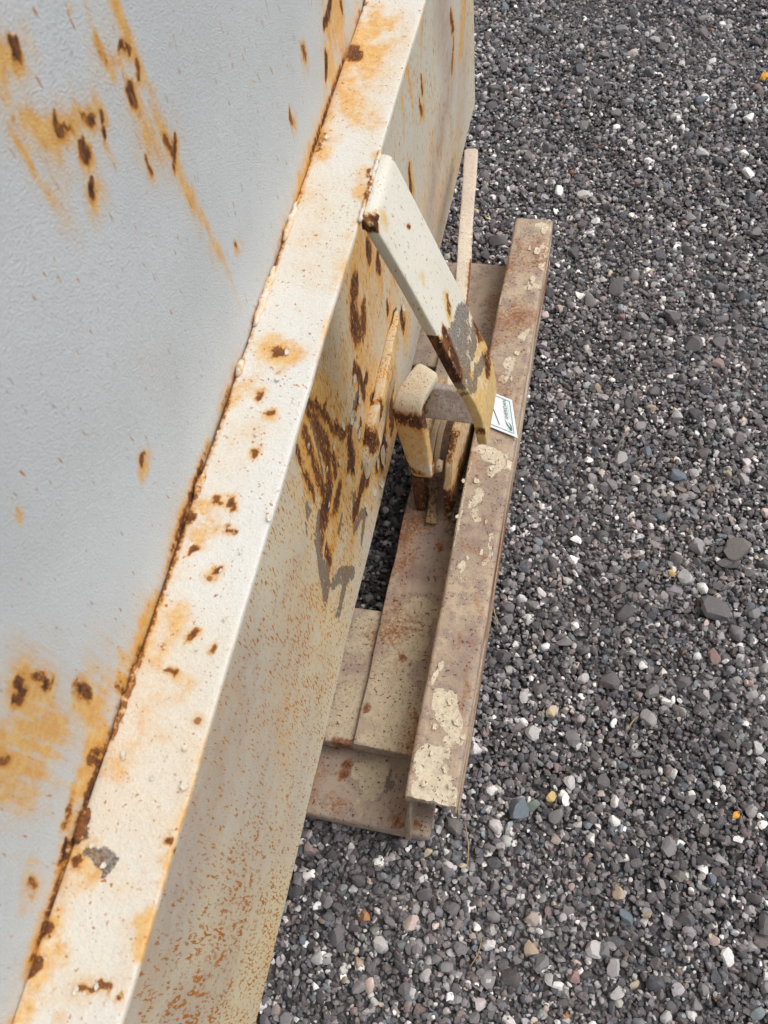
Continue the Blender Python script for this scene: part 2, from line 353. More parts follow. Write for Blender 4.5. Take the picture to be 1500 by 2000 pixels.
MARKS_RIB = [
    ('r', [(-0.297, 0.903), (-0.292, 0.891)], 0.0082, 1),
    ('g', [(-0.288, 0.936), (-0.281, 0.863), (-0.277, 0.82)], 0.0437, 0.85),
    ('g', [(-0.285, 0.828), (-0.252, 0.788)], 0.0206, 0.6),
    ('g', [(-0.289, 0.744), (-0.29, 0.728)], 0.0147, 0.5),
    ('r', [(-0.298, 0.736), (-0.297, 0.756)], 0.0034, 0.6),
    ('r', [(-0.306, 0.395), (-0.303, 0.401)], 0.0037, 0.8),
    ('g', [(-0.302, 0.399), (-0.298, 0.411)], 0.0105, 0.6),
    ('r', [(-0.303, 0.287), (-0.295, 0.28)], 0.0047, 1),
    ('g', [(-0.297, 0.287), (-0.283, 0.275)], 0.0158, 0.9),
    ('r', [(-0.267, 0.303), (-0.262, 0.3)], 0.0038, 1),
    ('r', [(-0.282, 0.302), (-0.277, 0.3)], 0.0033, 0.8),
    ('r', [(-0.258, 0.355), (-0.256, 0.353)], 0.003, 1),
    ('r', [(-0.257, 0.395), (-0.254, 0.393)], 0.0031, 0.8),
    ('r', [(-0.289, 0.257), (-0.287, 0.255)], 0.0023, 1),
    ('r', [(-0.263, 0.24), (-0.26, 0.237)], 0.0027, 1),
    ('r', [(-0.264, 0.23), (-0.262, 0.229)], 0.0031, 0.9),
    ('r', [(-0.265, 0.181), (-0.263, 0.179)], 0.0025, 1),
    ('r', [(-0.244, 0.175), (-0.242, 0.174)], 0.0025, 0.8),
    ('r', [(-0.273, 0.148), (-0.269, 0.144)], 0.0037, 0.75),
    ('g', [(-0.276, 0.149), (-0.263, 0.139)], 0.0106, 0.6),
    ('r', [(-0.265, 0.278), (-0.261, 0.273)], 0.0028, 0.8),
    ('g', [(-0.276, 0.467), (-0.26, 0.463)], 0.0162, 0.7),
    ('r', [(-0.273, 0.464), (-0.267, 0.468)], 0.0038, 0.75),
    ('r', [(-0.272, 0.414), (-0.27, 0.411)], 0.0031, 0.8),
    ('r', [(-0.261, 0.439), (-0.258, 0.44)], 0.0032, 0.7),
    ('g', [(-0.279, 0.205), (-0.282, 0.196)], 0.0087, 0.5),
    ('a', [(-0.284, 0.012), (-0.275, 0.009)], 0.0057, 1),
    ('a', [(-0.296, 0.026), (-0.294, 0.024)], 0.0033, 1),
    ('a', [(-0.277, 0.005), (-0.277, 0.001)], 0.0025, 1),
    ('r', [(-0.292, 0.005), (-0.294, 0.001)], 0.0036, 1),
    ('g', [(-0.292, 0.016), (-0.289, -0.001)], 0.0107, 0.8),
    ('r', [(-0.3, -0.042), (-0.296, -0.044)], 0.0051, 1),
    ('g', [(-0.298, -0.04), (-0.296, -0.052)], 0.0136, 1),
    ('r', [(-0.3, -0.061), (-0.301, -0.069)], 0.0033, 0.9),
    ('g', [(-0.3, -0.063), (-0.297, -0.087)], 0.0117, 0.8),
    ('g', [(-0.232, 0.028), (-0.228, 0.004)], 0.0091, 0.8),
    ('r', [(-0.233, 0.031), (-0.23, 0.026)], 0.0021, 0.8),
    ('g', [(-0.229, -0.022), (-0.231, -0.039)], 0.0073, 0.8),
    ('r', [(-0.232, -0.065), (-0.232, -0.07)], 0.0019, 0.9),
    ('g', [(-0.288, 0.071), (-0.278, 0.124)], 0.0137, 0.5),
    ('g', [(-0.28, 0.157), (-0.282, 0.196)], 0.0104, 0.5),
    ('g', [(-0.27, 0.102), (-0.263, 0.099)], 0.0078, 0.4),
    ('g', [(-0.287, -0.075), (-0.235, -0.063)], 0.0098, 0.4),
    ('r', [(-0.304, -0.075), (-0.285, -0.07), (-0.273, -0.07), (-0.255, -0.069), (-0.236, -0.06)], 0.001, 0.75),
    ('r', [(-0.28, -0.074), (-0.271, -0.077), (-0.263, -0.069), (-0.24, -0.07)], 0.001, 0.7),
    ('r', [(-0.235, 0.706), (-0.232, 0.698)], 0.0032, 0.7),
    ('r', [(-0.23, 0.674), (-0.227, 0.678)], 0.0038, 0.8),
    ('r', [(-0.22, 0.677), (-0.216, 0.666)], 0.0031, 0.5),
    ('g', [(-0.235, 0.702), (-0.226, 0.673)], 0.0138, 0.6),
    ('r', [(-0.224, 0.637), (-0.219, 0.626)], 0.0048, 0.6),
    ('g', [(-0.226, 0.73), (-0.218, 0.734)], 0.0092, 0.7),
    ('r', [(-0.224, 0.73), (-0.221, 0.728)], 0.0033, 0.6),
    ('g', [(-0.281, 0.668), (-0.274, 0.596)], 0.0181, 0.25),
    ('g', [(-0.274, 0.369), (-0.28, 0.341)], 0.0197, 0.25),
    ('g', [(-0.227, 0.601), (-0.225, 0.548)], 0.0172, 0.4),
    ('g', [(-0.283, 0.454), (-0.288, 0.418)], 0.0105, 0.4),
    ('g', [(-0.298, 0.736), (-0.297, 0.756)], 0.0075, 0.42),
    ('g', [(-0.306, 0.395), (-0.303, 0.401)], 0.008, 0.56),
    ('g', [(-0.303, 0.287), (-0.295, 0.28)], 0.0103, 0.7),
    ('g', [(-0.267, 0.303), (-0.262, 0.3)], 0.0083, 0.7),
    ('g', [(-0.282, 0.302), (-0.277, 0.3)], 0.0073, 0.56),
    ('g', [(-0.258, 0.355), (-0.256, 0.353)], 0.0065, 0.7),
    ('g', [(-0.257, 0.395), (-0.254, 0.393)], 0.0067, 0.56),
    ('g', [(-0.289, 0.257), (-0.287, 0.255)], 0.005, 0.7),
    ('g', [(-0.263, 0.24), (-0.26, 0.237)], 0.0059, 0.7),
    ('g', [(-0.264, 0.23), (-0.262, 0.229)], 0.0068, 0.63),
    ('g', [(-0.265, 0.181), (-0.263, 0.179)], 0.0056, 0.7),
    ('g', [(-0.244, 0.175), (-0.242, 0.174)], 0.0055, 0.56),
    ('g', [(-0.273, 0.148), (-0.269, 0.144)], 0.0081, 0.525),
    ('g', [(-0.265, 0.278), (-0.261, 0.273)], 0.0061, 0.56),
    ('g', [(-0.273, 0.464), (-0.267, 0.468)], 0.0084, 0.525),
    ('g', [(-0.272, 0.414), (-0.27, 0.411)], 0.0069, 0.56),
    ('g', [(-0.261, 0.439), (-0.258, 0.44)], 0.007, 0.49),
    ('g', [(-0.292, 0.005), (-0.294, 0.001)], 0.0079, 0.7),
    ('g', [(-0.3, -0.061), (-0.301, -0.069)], 0.0073, 0.63),
    ('g', [(-0.233, 0.031), (-0.23, 0.026)], 0.0047, 0.56),
    ('g', [(-0.232, -0.065), (-0.232, -0.07)], 0.0043, 0.63),
    ('g', [(-0.235, 0.706), (-0.232, 0.698)], 0.0071, 0.49),
    ('g', [(-0.23, 0.674), (-0.227, 0.678)], 0.0083, 0.56),
    ('g', [(-0.22, 0.677), (-0.216, 0.666)], 0.0069, 0.35),
    ('g', [(-0.224, 0.637), (-0.219, 0.626)], 0.0107, 0.42),
    ('g', [(-0.224, 0.73), (-0.221, 0.728)], 0.0072, 0.42),
]
MARKS_ARM = [
    ('a', [(0.722, 0.714), (0.682, 0.726), (0.654, 0.731)], 0.0138, 1),
    ('a', [(0.701, 0.705), (0.666, 0.697), (0.649, 0.679)], 0.0199, 1),
    ('a', [(0.725, 0.677), (0.688, 0.671)], 0.0109, 1),
    ('a', [(0.66, 0.734), (0.649, 0.709), (0.645, 0.678)], 0.0128, 1),
    ('a', [(0.713, 0.631), (0.681, 0.644), (0.649, 0.653)], 0.0093, 1),
    ('r', [(0.649, 0.751), (0.649, 0.719), (0.641, 0.684)], 0.0095, 1),
    ('r', [(0.73, 0.671), (0.726, 0.656)], 0.0086, 1),
    ('r', [(0.719, 0.624), (0.709, 0.613)], 0.0125, 1),
    ('r', [(0.643, 0.735), (0.638, 0.693)], 0.0066, 1),
    ('g', [(0.647, 0.671), (0.638, 0.652), (0.622, 0.63)], 0.0197, 0.9),
    ('g', [(0.74, 0.65), (0.726, 0.636)], 0.0195, 0.8),
    ('g', [(0.7, 0.603), (0.662, 0.585), (0.631, 0.568)], 0.0393, 0.75),
    ('r', [(0.651, 0.933), (0.641, 0.931)], 0.003, 1),
    ('r', [(0.644, 0.936), (0.639, 0.931)], 0.0061, 1),
    ('r', [(0.694, 0.878), (0.693, 0.875)], 0.0033, 0.8),
    ('r', [(0.696, 0.767), (0.684, 0.751)], 0.0041, 0.6),
    ('g', [(0.693, 0.773), (0.679, 0.744)], 0.0072, 0.9),
    ('g', [(0.667, 0.833), (0.667, 0.825)], 0.0071, 0.5),
    ('r', [(0.632, 0.57), (0.627, 0.569)], 0.0059, 0.7),
    ('g', [(0.655, 0.922), (0.654, 0.917)], 0.0078, 0.6),
]
MARKS_RAIL = [
    ('g', [(-0.126, 0.352), (-0.107, 0.314), (-0.104, 0.25)], 0.0209, 1),
    ('g', [(-0.13, 0.261), (-0.113, 0.21)], 0.0229, 1),
    ('g', [(-0.137, 0.213), (-0.089, 0.207)], 0.0167, 1),
    ('g', [(-0.103, 0.339), (-0.093, 0.3)], 0.0095, 0.9),
    ('g', [(-0.099, 1.241), (-0.088, 1.222)], 0.007, 1),
    ('g', [(-0.103, 1.213), (-0.102, 1.22)], 0.0082, 0.9),
    ('g', [(-0.084, 1.333), (-0.081, 1.277)], 0.0108, 0.9),
    ('g', [(-0.106, 1.389), (-0.087, 1.379)], 0.0099, 0.9),
    ('g', [(-0.138, 0.823), (-0.094, 0.807)], 0.012, 0.9),
    ('g', [(-0.114, 0.782), (-0.079, 0.804)], 0.0099, 0.8),
    ('g', [(-0.158, 0.744), (-0.158, 0.798)], 0.005, 1),
    ('g', [(-0.161, 0.701), (-0.159, 0.66)], 0.0047, 1),
    ('g', [(-0.134, 0.737), (-0.13, 0.685)], 0.0134, 0.6),
    ('g', [(-0.112, 1.037), (-0.12, 0.987)], 0.0129, 0.55),
    ('g', [(-0.1, 1.089), (-0.091, 1.103)], 0.009, 0.7),
    ('g', [(-0.094, 0.65), (-0.095, 0.601)], 0.0091, 0.5),
    ('g', [(-0.138, 0.594), (-0.129, 0.566)], 0.0091, 0.5),
    ('g', [(-0.095, 1.332), (-0.13, 1.314)], 0.0098, 0.5),
    ('g', [(-0.146, 0.382), (-0.144, 0.417)], 0.0042, 0.9),
    ('r', [(-0.144, 1.342), (-0.135, 1.314)], 0.0098, 0.36),
    ('r', [(-0.15, 1.161), (-0.138, 1.11)], 0.0102, 0.3),
    ('r', [(-0.144, 0.632), (-0.096, 0.61)], 0.0073, 0.33),
    ('r', [(-0.103, 0.542), (-0.089, 0.507)], 0.0079, 0.3),
    ('r', [(-0.117, 0.466), (-0.118, 0.448)], 0.006, 0.42),
    ('r', [(-0.137, 0.695), (-0.098, 0.68)], 0.0076, 0.3),
    ('r', [(-0.096, 0.417), (-0.093, 0.349)], 0.0057, 0.36),
    ('r', [(-0.094, 0.461), (-0.091, 0.453)], 0.0051, 0.36),
    ('b', [(-0.11, 0.761), (-0.12, 0.646)], 0.0375, 0.5),
    ('b', [(-0.099, 0.461), (-0.101, 0.373)], 0.0247, 0.6),
    ('r', [(-0.082, 0.992), (-0.096, 0.919)], 0.0063, 0.3),
]
MARKS_PLATE = [
    ('g', [(-0.233, 0.488), (-0.203, 0.523)], 0.0321, 1),
    ('g', [(-0.229, 0.422), (-0.211, 0.473)], 0.0333, 0.8),
    ('g', [(-0.237, 0.33), (-0.197, 0.355)], 0.0298, 0.85),
    ('g', [(-0.247, 0.293), (-0.201, 0.284)], 0.017, 0.8),
    ('r', [(-0.195, 0.663), (-0.187, 0.656)], 0.006, 0.9),
    ('r', [(-0.219, 0.443), (-0.215, 0.442)], 0.0055, 0.8),
    ('r', [(-0.258, 0.344), (-0.255, 0.341)], 0.0053, 0.8),
    ('r', [(-0.187, 0.348), (-0.167, 0.334)], 0.0069, 0.5),
    ('r', [(-0.203, 0.431), (-0.197, 0.428)], 0.0045, 0.5),
    ('b', [(-0.203, 0.677), (-0.218, 0.601)], 0.0293, 0.8),
    ('r', [(-0.182, 0.724), (-0.172, 0.781)], 0.0146, 0.6),
    ('g', [(-0.253, 1.01), (-0.236, 1.038)], 0.0279, 0.8),
]
MARKS_FOOT = [
    ('g', [(-0.258, 0.245), (-0.225, 0.26)], 0.0172, 0.95),
    ('g', [(-0.235, 0.224), (-0.222, 0.243)], 0.0188, 0.9),
    ('g', [(-0.255, 0.195), (-0.232, 0.208)], 0.0118, 0.7),
    ('g', [(-0.212, 0.237), (-0.221, 0.261)], 0.0103, 0.8),
    ('r', [(-0.288, 0.252), (-0.279, 0.258)], 0.0052, 0.95),
    ('r', [(-0.291, 0.239), (-0.282, 0.228)], 0.0051, 0.95),
    ('r', [(-0.283, 0.245), (-0.273, 0.251)], 0.0035, 0.9),
    ('a', [(-0.205, 0.255), (-0.206, 0.229)], 0.0068, 0.7),
    ('r', [(-0.234, 0.18), (-0.233, 0.178)], 0.0025, 1),
    ('r', [(-0.198, 0.235), (-0.198, 0.233)], 0.0025, 1),
    ('r', [(-0.198, 0.259), (-0.197, 0.257)], 0.0026, 1),
    ('r', [(-0.157, 0.181), (-0.143, 0.175)], 0.0073, 0.7),
    ('r', [(-0.187, 0.183), (-0.176, 0.169)], 0.0057, 0.7),
    ('r', [(-0.322, 0.286), (-0.309, 0.27)], 0.0053, 0.5),
    ('r', [(-0.298, 0.187), (-0.279, 0.182)], 0.0168, 0.35),
]
STONES = [
    (0.298, 0.704, 0.0233, 'w'),
    (0.270, 0.720, 0.0282, 'l'),
    (0.355, 0.785, 0.0564, 'c'),
    (0.322, 0.660, 0.0412, 'd'),
    (0.240, 0.726, 0.0142, 'y'),
    (0.023, 0.536, 0.0169, 'w'),
    (-0.029, 0.532, 0.0142, 'w'),
    (0.073, 0.590, 0.0151, 'w'),
    (0.202, 0.532, 0.0145, 'w'),
    (0.244, 0.475, 0.0142, 'w'),
    (0.257, 0.478, 0.0150, 'w'),
    (0.160, 0.418, 0.0159, 'w'),
    (0.023, 0.377, 0.0216, 'l'),
    (0.098, 0.490, 0.0219, 'l'),
    (-0.003, 0.436, 0.0220, 'l'),
    (0.012, 0.245, 0.0347, 'b'),
    (0.067, 0.273, 0.0191, 'y'),
    (0.039, 0.253, 0.0173, 'n'),
    (0.081, 0.245, 0.0257, 'm'),
    (0.172, 0.254, 0.0186, 'w'),
    (0.135, 0.011, 0.0222, 'p'),
    (0.112, -0.009, 0.0174, 'w'),
    (0.064, 0.033, 0.0210, 't'),
    (0.084, 0.018, 0.0272, 'm'),
    (0.206, 0.112, 0.0273, 'b'),
    (0.201, 0.000, 0.0218, 'l'),
    (0.189, 0.142, 0.0179, 't'),
    (0.149, 0.313, 0.0259, 'd'),
    (0.100, 1.258, 0.0132, 'w'),
    (0.251, 1.282, 0.0366, 'd'),
    (0.204, 1.348, 0.0396, 'd'),
    (0.079, 1.419, 0.0319, 'd'),
    (0.023, 1.378, 0.0320, 'm'),
    (0.116, 1.454, 0.0297, 'm'),
    (0.095, 1.335, 0.0201, 'p'),
    (0.178, 1.095, 0.0209, 't'),
    (0.231, 1.083, 0.0206, 'l'),
    (0.384, 1.239, 0.0208, 'm'),
    (0.176, 0.986, 0.0265, 'b'),
    (0.073, 0.972, 0.0207, 'b'),
    (0.238, 0.940, 0.0259, 'b'),
    (0.062, 1.136, 0.0172, 't'),
    (-0.088, 1.712, 0.0323, 'w'),
    (0.012, 1.624, 0.0193, 'w'),
    (0.094, 1.648, 0.0155, 'w'),
    (0.355, 1.807, 0.0236, 'w'),
    (0.258, 2.234, 0.0182, 'w'),
    (0.385, 2.167, 0.0177, 'o'),
    (-0.090, 0.195, 0.0349, 'c'),
    (-0.089, 0.214, 0.0140, 'w'),
    (0.145, 0.493, 0.0326, 'd'),
    (0.222, 0.488, 0.0268, 'm'),
    (0.340, 0.761, 0.0375, 'd'),
    (0.346, 0.340, 0.0117, 'w'),
    (0.213, 0.195, 0.0148, 'd'),
    (0.155, 0.139, 0.0164, 'm'),
    (-0.001, 0.069, 0.0215, 'm'),
    (0.297, 0.130, 0.0238, 'd'),
    (0.371, 0.262, 0.0146, 'w'),
    (0.361, 0.084, 0.0185, 'w'),
    (0.334, 0.191, 0.0160, 'b'),
    (0.275, -0.019, 0.0183, 'l'),
    (0.318, 0.011, 0.0198, 'm'),
    (-0.275, 0.036, 0.0190, 'm'),
    (-0.271, -0.048, 0.0203, 'l'),
    (-0.231, 0.077, 0.0226, 'd'),
    (-0.167, 0.027, 0.0203, 'm'),
    (-0.117, 0.076, 0.0255, 'd'),
    (-0.299, -0.143, 0.0198, 'm'),
    (-0.124, -0.062, 0.0196, 'd'),
    (-0.065, -0.020, 0.0229, 'm'),
    (-0.204, -0.042, 0.0150, 't'),
    (0.401, 0.420, 0.0220, 'l'),
    (0.324, 0.573, 0.0197, 'p'),
    (0.148, 0.676, 0.0247, 'd'),
    (0.269, 0.515, 0.0267, 'd'),
    (-0.017, 0.834, 0.0142, 'w'),
    (0.015, 1.206, 0.0176, 'd'),
    (0.308, 1.445, 0.0287, 'd'),
    (0.091, 1.951, 0.0203, 'l'),
    (0.173, 2.054, 0.0204, 'l'),
    (0.005, 1.906, 0.0204, 'm'),
    (0.245, 1.870, 0.0268, 'l'),
    (-0.091, 1.339, 0.0138, 'l'),
    (-0.303, -0.028, 0.0154, 'b'),
]
FLAKES_WALL = [(0.744, 0.273, 0.0326), (0.714, 0.297, 0.0216), (0.674, 0.465, 0.0148), (0.662, 0.525, 0.0154), (0.625, 0.561, 0.0102), (0.71, 0.386, 0.0181), (0.659, 0.398, 0.014), (0.621, 0.438, 0.0132), (0.856, 0.363, 0.0158), (0.904, 0.408, 0.0174), (0.861, 0.407, 0.0133), (0.703, 0.513, 0.0127), (0.701, 0.566, 0.0105), (0.714, 0.242, 0.0186), (0.627, 0.29, 0.0133), (0.674, 0.278, 0.0157), (0.58, 0.577, 0.0084), (0.541, 0.581, 0.0082), (0.95, 0.421, 0.0137), (0.986, 0.391, 0.0122), (0.515, 0.682, 0.0083), (0.58, 0.53, 0.0103), (0.629, 0.314, 0.0112), (0.778, 0.27, 0.0166), (0.515, 0.527, 0.0085)]
FLAKES_RIB = [(-0.286, 0.081, 0.0043), (-0.233, 0.069, 0.0049), (-0.241, 0.095, 0.0031), (-0.229, 0.292, 0.0056), (-0.26, 0.433, 0.0037), (-0.257, 0.238, 0.0027), (-0.291, 0.752, 0.0041), (-0.245, 0.257, 0.0027), (-0.265, -0.072, 0.0033), (-0.252, -0.067, 0.0029), (-0.274, 0.005, 0.0032), (-0.288, 0.016, 0.0029), (-0.294, 0.212, 0.0031), (-0.259, 0.069, 0.0027), (-0.256, 0.17, 0.0025), (-0.264, 0.371, 0.003), (-0.229, 0.702, 0.0051), (-0.226, 0.679, 0.005), (-0.26, 0.463, 0.0038), (-0.241, 0.198, 0.0026)]
FLAKES_RAIL = [(-0.093, 1.373, 0.0112), (-0.1, 1.315, 0.0109), (-0.115, 1.323, 0.0086), (-0.08, 1.305, 0.0097), (-0.099, 1.237, 0.0106), (-0.102, 1.217, 0.0094), (-0.093, 0.802, 0.0119), (-0.114, 0.788, 0.0089), (-0.091, 0.818, 0.008), (-0.137, 0.757, 0.0079), (-0.16, 0.754, 0.0059), (-0.159, 0.681, 0.0057), (-0.142, 0.409, 0.0059), (-0.114, 0.354, 0.0098), (-0.097, 0.324, 0.008), (-0.085, 0.302, 0.0064), (-0.131, 0.309, 0.0064), (-0.128, 0.27, 0.0071), (-0.104, 0.25, 0.0086), (-0.131, 0.222, 0.0069), (-0.092, 0.226, 0.0069), (-0.106, 0.619, 0.0065), (-0.107, 0.679, 0.0066), (-0.127, 0.606, 0.0064), (-0.106, 0.989, 0.0075), (-0.104, 1.051, 0.0077)]

# ------------------------------------------------------------------ node helpers
class NT:
    def __init__(s, name):
        s.m = bpy.data.materials.new(name)
        s.m.use_nodes = True
        s.t = s.m.node_tree
        s.t.nodes.clear()
        s.out = s.t.nodes.new('ShaderNodeOutputMaterial')
        s.b = s.t.nodes.new('ShaderNodeBsdfPrincipled')
        s.t.links.new(s.b.outputs[0], s.out.inputs['Surface'])
        tc = s.t.nodes.new('ShaderNodeTexCoord')
        s.co = tc.outputs['Object']

    def set(s, sock, v):
        if isinstance(v, bpy.types.NodeSocket):
            s.t.links.new(v, sock)
        elif isinstance(v, (tuple, list)):
            sock.default_value = tuple(v) + (1.0,) if len(v) == 3 and sock.type == 'RGBA' else tuple(v)
        else:
            sock.default_value = v

    def math(s, op, a, b=None, c=None, clamp=False):
        n = s.t.nodes.new('ShaderNodeMath')
        n.operation = op
        n.use_clamp = clamp
        for i, v in enumerate((a, b, c)):
            if v is not None:
                s.set(n.inputs[i], v)
        return n.outputs[0]

    def step(s, lo, hi, v):
        n = s.t.nodes.new('ShaderNodeMapRange')
        n.interpolation_type = 'SMOOTHSTEP'
        s.set(n.inputs['Value'], v)
        s.set(n.inputs['From Min'], lo)
        s.set(n.inputs['From Max'], hi)
        return n.outputs[0]

    def noise(s, scale, co=None, detail=4.0, rough=0.55, dist=0.0):
        n = s.t.nodes.new('ShaderNodeTexNoise')
        s.set(n.inputs['Vector'], co or s.co)
        n.inputs['Scale'].default_value = scale
        n.inputs['Detail'].default_value = detail
        n.inputs['Roughness'].default_value = rough
        n.inputs['Distortion'].default_value = dist
        return n.outputs['Fac']

    def voronoi(s, scale, co=None, feature='F1', out='Distance'):
        n = s.t.nodes.new('ShaderNodeTexVoronoi')
        n.feature = feature
        s.set(n.inputs['Vector'], co or s.co)
        n.inputs['Scale'].default_value = scale
        return n.outputs[out]

    def stretch(s, k):
        n = s.t.nodes.new('ShaderNodeMapping')
        s.t.links.new(s.co, n.inputs['Vector'])
        n.inputs['Scale'].default_value = k
        return n.outputs[0]

    def mix(s, f, a, b):
        n = s.t.nodes.new('ShaderNodeMix')
        n.data_type = 'RGBA'
        n.clamp_factor = True
        s.set(n.inputs[0], f)
        s.set(n.inputs[6], a)
        s.set(n.inputs[7], b)
        return n.outputs[2]

    def gain(s, col, f):
        n = s.t.nodes.new('ShaderNodeVectorMath')
        n.operation = 'SCALE'
        s.set(n.inputs[0], col)
        s.set(n.inputs['Scale'], f)
        return n.outputs[0]

    def attr(s, name, kind='GEOMETRY'):
        n = s.t.nodes.new('ShaderNodeAttribute')
        n.attribute_name = name
        n.attribute_type = kind
        return n

    def sep(s, col):
        n = s.t.nodes.new('ShaderNodeSeparateColor')
        s.t.links.new(col, n.inputs[0])
        return n.outputs

    def bump(s, h, strength, dist, prev=None):
        n = s.t.nodes.new('ShaderNodeBump')
        n.inputs['Strength'].default_value = strength
        n.inputs['Distance'].default_value = dist
        s.set(n.inputs['Height'], h)
        if prev is not None:
            s.t.links.new(prev, n.inputs['Normal'])
        return n.outputs[0]


def steel(name, base, base2, stain=(0.62, 0.30, 0.05), dustc=(0.46, 0.37, 0.30), speck=0.0, speckc=(0.40, 0.145, 0.02),
          chipc=(0.115, 0.10, 0.09), rust=(0.045, 0.018, 0.012), rust2=(0.25, 0.09, 0.022), dust=0.0, grain=1.0, vert=True,
          crisp=False, rough=0.6, stain_amt=0.9, allover=0.0, filmc=(0.67, 0.575, 0.355), tones=None, sscale=300.0, spots=0.0, relief=1.0):
    t = NT(name)
    at = t.attr('wear')
    r, g, b = t.sep(at.outputs['Color'])[:3]
    a = at.outputs['Alpha']
    film = t.attr('film').outputs['Fac']
    zs = 0.24 if vert else 1.0
    st = t.stretch((1.0, 1.0, zs))
    nbig = t.noise(7.0, detail=4)
    nmid = t.noise(38.0, detail=4, rough=0.62)
    nmed = t.noise(120.0, detail=4, rough=0.68)
    nst = t.noise(210.0, st, detail=3, rough=0.65)
    nsp = t.noise(sscale, st, detail=1, rough=0.5)
    nfine = t.noise(620.0, detail=2)
    nrun = t.noise(120.0, t.stretch((1.0, 1.0, 0.05)), detail=3, rough=0.6) if vert else nmid
    # rust: mark strength broken up by noise, drawn out down the sheet
    brk = t.math('ADD', t.math('MULTIPLY', t.math('SUBTRACT', nmed, 0.5), 2.2), t.math('MULTIPLY', t.math('SUBTRACT', nst, 0.5), 2.2))
    brk1 = t.math('MAXIMUM', t.math('ADD', brk, 1.0), 0.0)
    rv = t.math('MULTIPLY', t.math('ADD', r, allover), brk1)
    rmask = t.step(0.40, 0.58, rv)
    halo = t.step(0.14, 0.46, rv)
    amask = t.math('MULTIPLY', t.step(0.36, 0.56, t.math('MULTIPLY', a, brk1)), t.math('ADD', 0.62, t.math('MULTIPLY', t.step(0.40, 0.60, nfine), 0.36)))
    if crisp:
        gmask = t.step(0.42, 0.47, t.math('MULTIPLY', g, t.math('ADD', t.math('MULTIPLY', t.math('SUBTRACT', nmid, 0.5), 2.0), t.math('ADD', 0.5, t.math('MULTIPLY', brk1, 0.5)))))
    else:
        gv = t.math('MULTIPLY', g, t.math('ADD', t.math('MULTIPLY', t.math('SUBTRACT', nmid, 0.5), 1.6), t.math('ADD', 1.0, t.math('ADD', t.math('MULTIPLY', t.math('SUBTRACT', nst, 0.5), 1.2), t.math('MULTIPLY', t.math('SUBTRACT', nrun, 0.5), 2.2)))))
        gmask = t.math('MULTIPLY', t.step(0.03, 0.80, gv), stain_amt)
    dn = t.math('ADD', b, dust)
    dmask = t.math('MULTIPLY', dn, t.math('ADD', 0.75, t.math('MULTIPLY', t.math('SUBTRACT', nmid, 0.4), 1.3)), clamp=True)
    thr = t.math('SUBTRACT', 0.74 - speck * 0.10, t.math('MULTIPLY', t.math('MINIMUM', film, 1.2), 0.172))
    smask = t.math('MULTIPLY', t.step(thr, t.math('ADD', thr, 0.05), nsp), t.step(0.34, 0.60, nmid))
    sdark = t.step(0.70 if crisp else 0.67, 0.74 if crisp else 0.70, nst)
    paint = t.mix(t.step(0.35, 0.65, nbig), base, base2)
    if tones:
        paint = t.mix(t.step(0.42, 0.62, nmid), paint, tones[0])
        paint = t.mix(t.math('MULTIPLY', t.step(0.52, 0.66, nmed), 0.7), paint, tones[1])
    paint = t.mix(t.math('MULTIPLY', film, t.math('ADD', 0.35, nmid), clamp=True), paint, filmc)
    paint = t.gain(paint, t.math('ADD', 0.82, t.math('MULTIPLY', nfine, 0.36)))
    light = tuple(min(1, c * k) for c, k in zip(stain, (1.12, 1.45, 2.4)))
    scol = t.mix(t.step(0.35, 0.7, nmed), stain, light) if not crisp else t.mix(t.step(0.3, 0.75, nmed), stain, tuple(c * 0.74 for c in stain))
    c = t.mix(dmask, paint, t.gain(t.mix(nmed, dustc, tuple(x * 0.78 for x in dustc)), t.math('ADD', 0.8, t.math('MULTIPLY', nfine, 0.4))))
    c = t.mix(gmask, c, scol)
    c = t.mix(t.math('MULTIPLY', halo, 0.85), c, tuple(x * k for x, k in zip(stain, (0.86, 0.78, 0.6))) if not crisp else rust2)
    c = t.mix(smask, c, speckc)
    c = t.mix(t.math('MULTIPLY', sdark, 0.40), c, (0.12, 0.08, 0.05))
    if spots:
        vd = t.voronoi(34.0, out='Distance')
        vr = t.sep(t.voronoi(34.0, out='Color'))
        big = t.math('ADD', t.math('MULTIPLY', t.math('MULTIPLY', vr[1], vr[1]), 0.13), 0.015)
        dd = t.math('ADD', vd, t.math('MULTIPLY', t.math('SUBTRACT', nmed, 0.5), 0.22))
        on = t.step(1.0 - spots, 1.02 - spots, vr[0])
        hal = t.math('MULTIPLY', on, t.math('SUBTRACT', 1.0, t.step(t.math('MULTIPLY', big, 0.6), t.math('MULTIPLY', big, 2.3), dd)))
        dot = t.math('MULTIPLY', on, t.math('SUBTRACT', 1.0, t.step(t.math('MULTIPLY', big, 0.75), big, dd)))
        c = t.mix(t.math('MULTIPLY', hal, 0.55), c, stain)
        c = t.mix(t.math('MULTIPLY', dot, 0.9), c, rust2)
    c = t.mix(amask, c, t.gain(t.mix(t.step(0.55, 0.72, nst), chipc, rust2), t.math('ADD', 0.65, t.math('MULTIPLY', nfine, 0.7))))
    core = t.math('MULTIPLY', t.step(0.47, 0.80, rv), t.step(0.26, 0.56, t.math('SUBTRACT', 1.0, nst)))
    c = t.mix(rmask, c, t.mix(core, rust2, rust))
    t.set(t.b.inputs['Base Color'], c)
    worn = t.math('MAXIMUM', rmask, amask)
    t.set(t.b.inputs['Roughness'], t.math('ADD', t.math('MULTIPLY', worn, 0.9 - rough), t.math('ADD', rough, t.math('MULTIPLY', dmask, 0.25)), clamp=True))
    t.b.inputs['Specular IOR Level'].default_value = 0.35
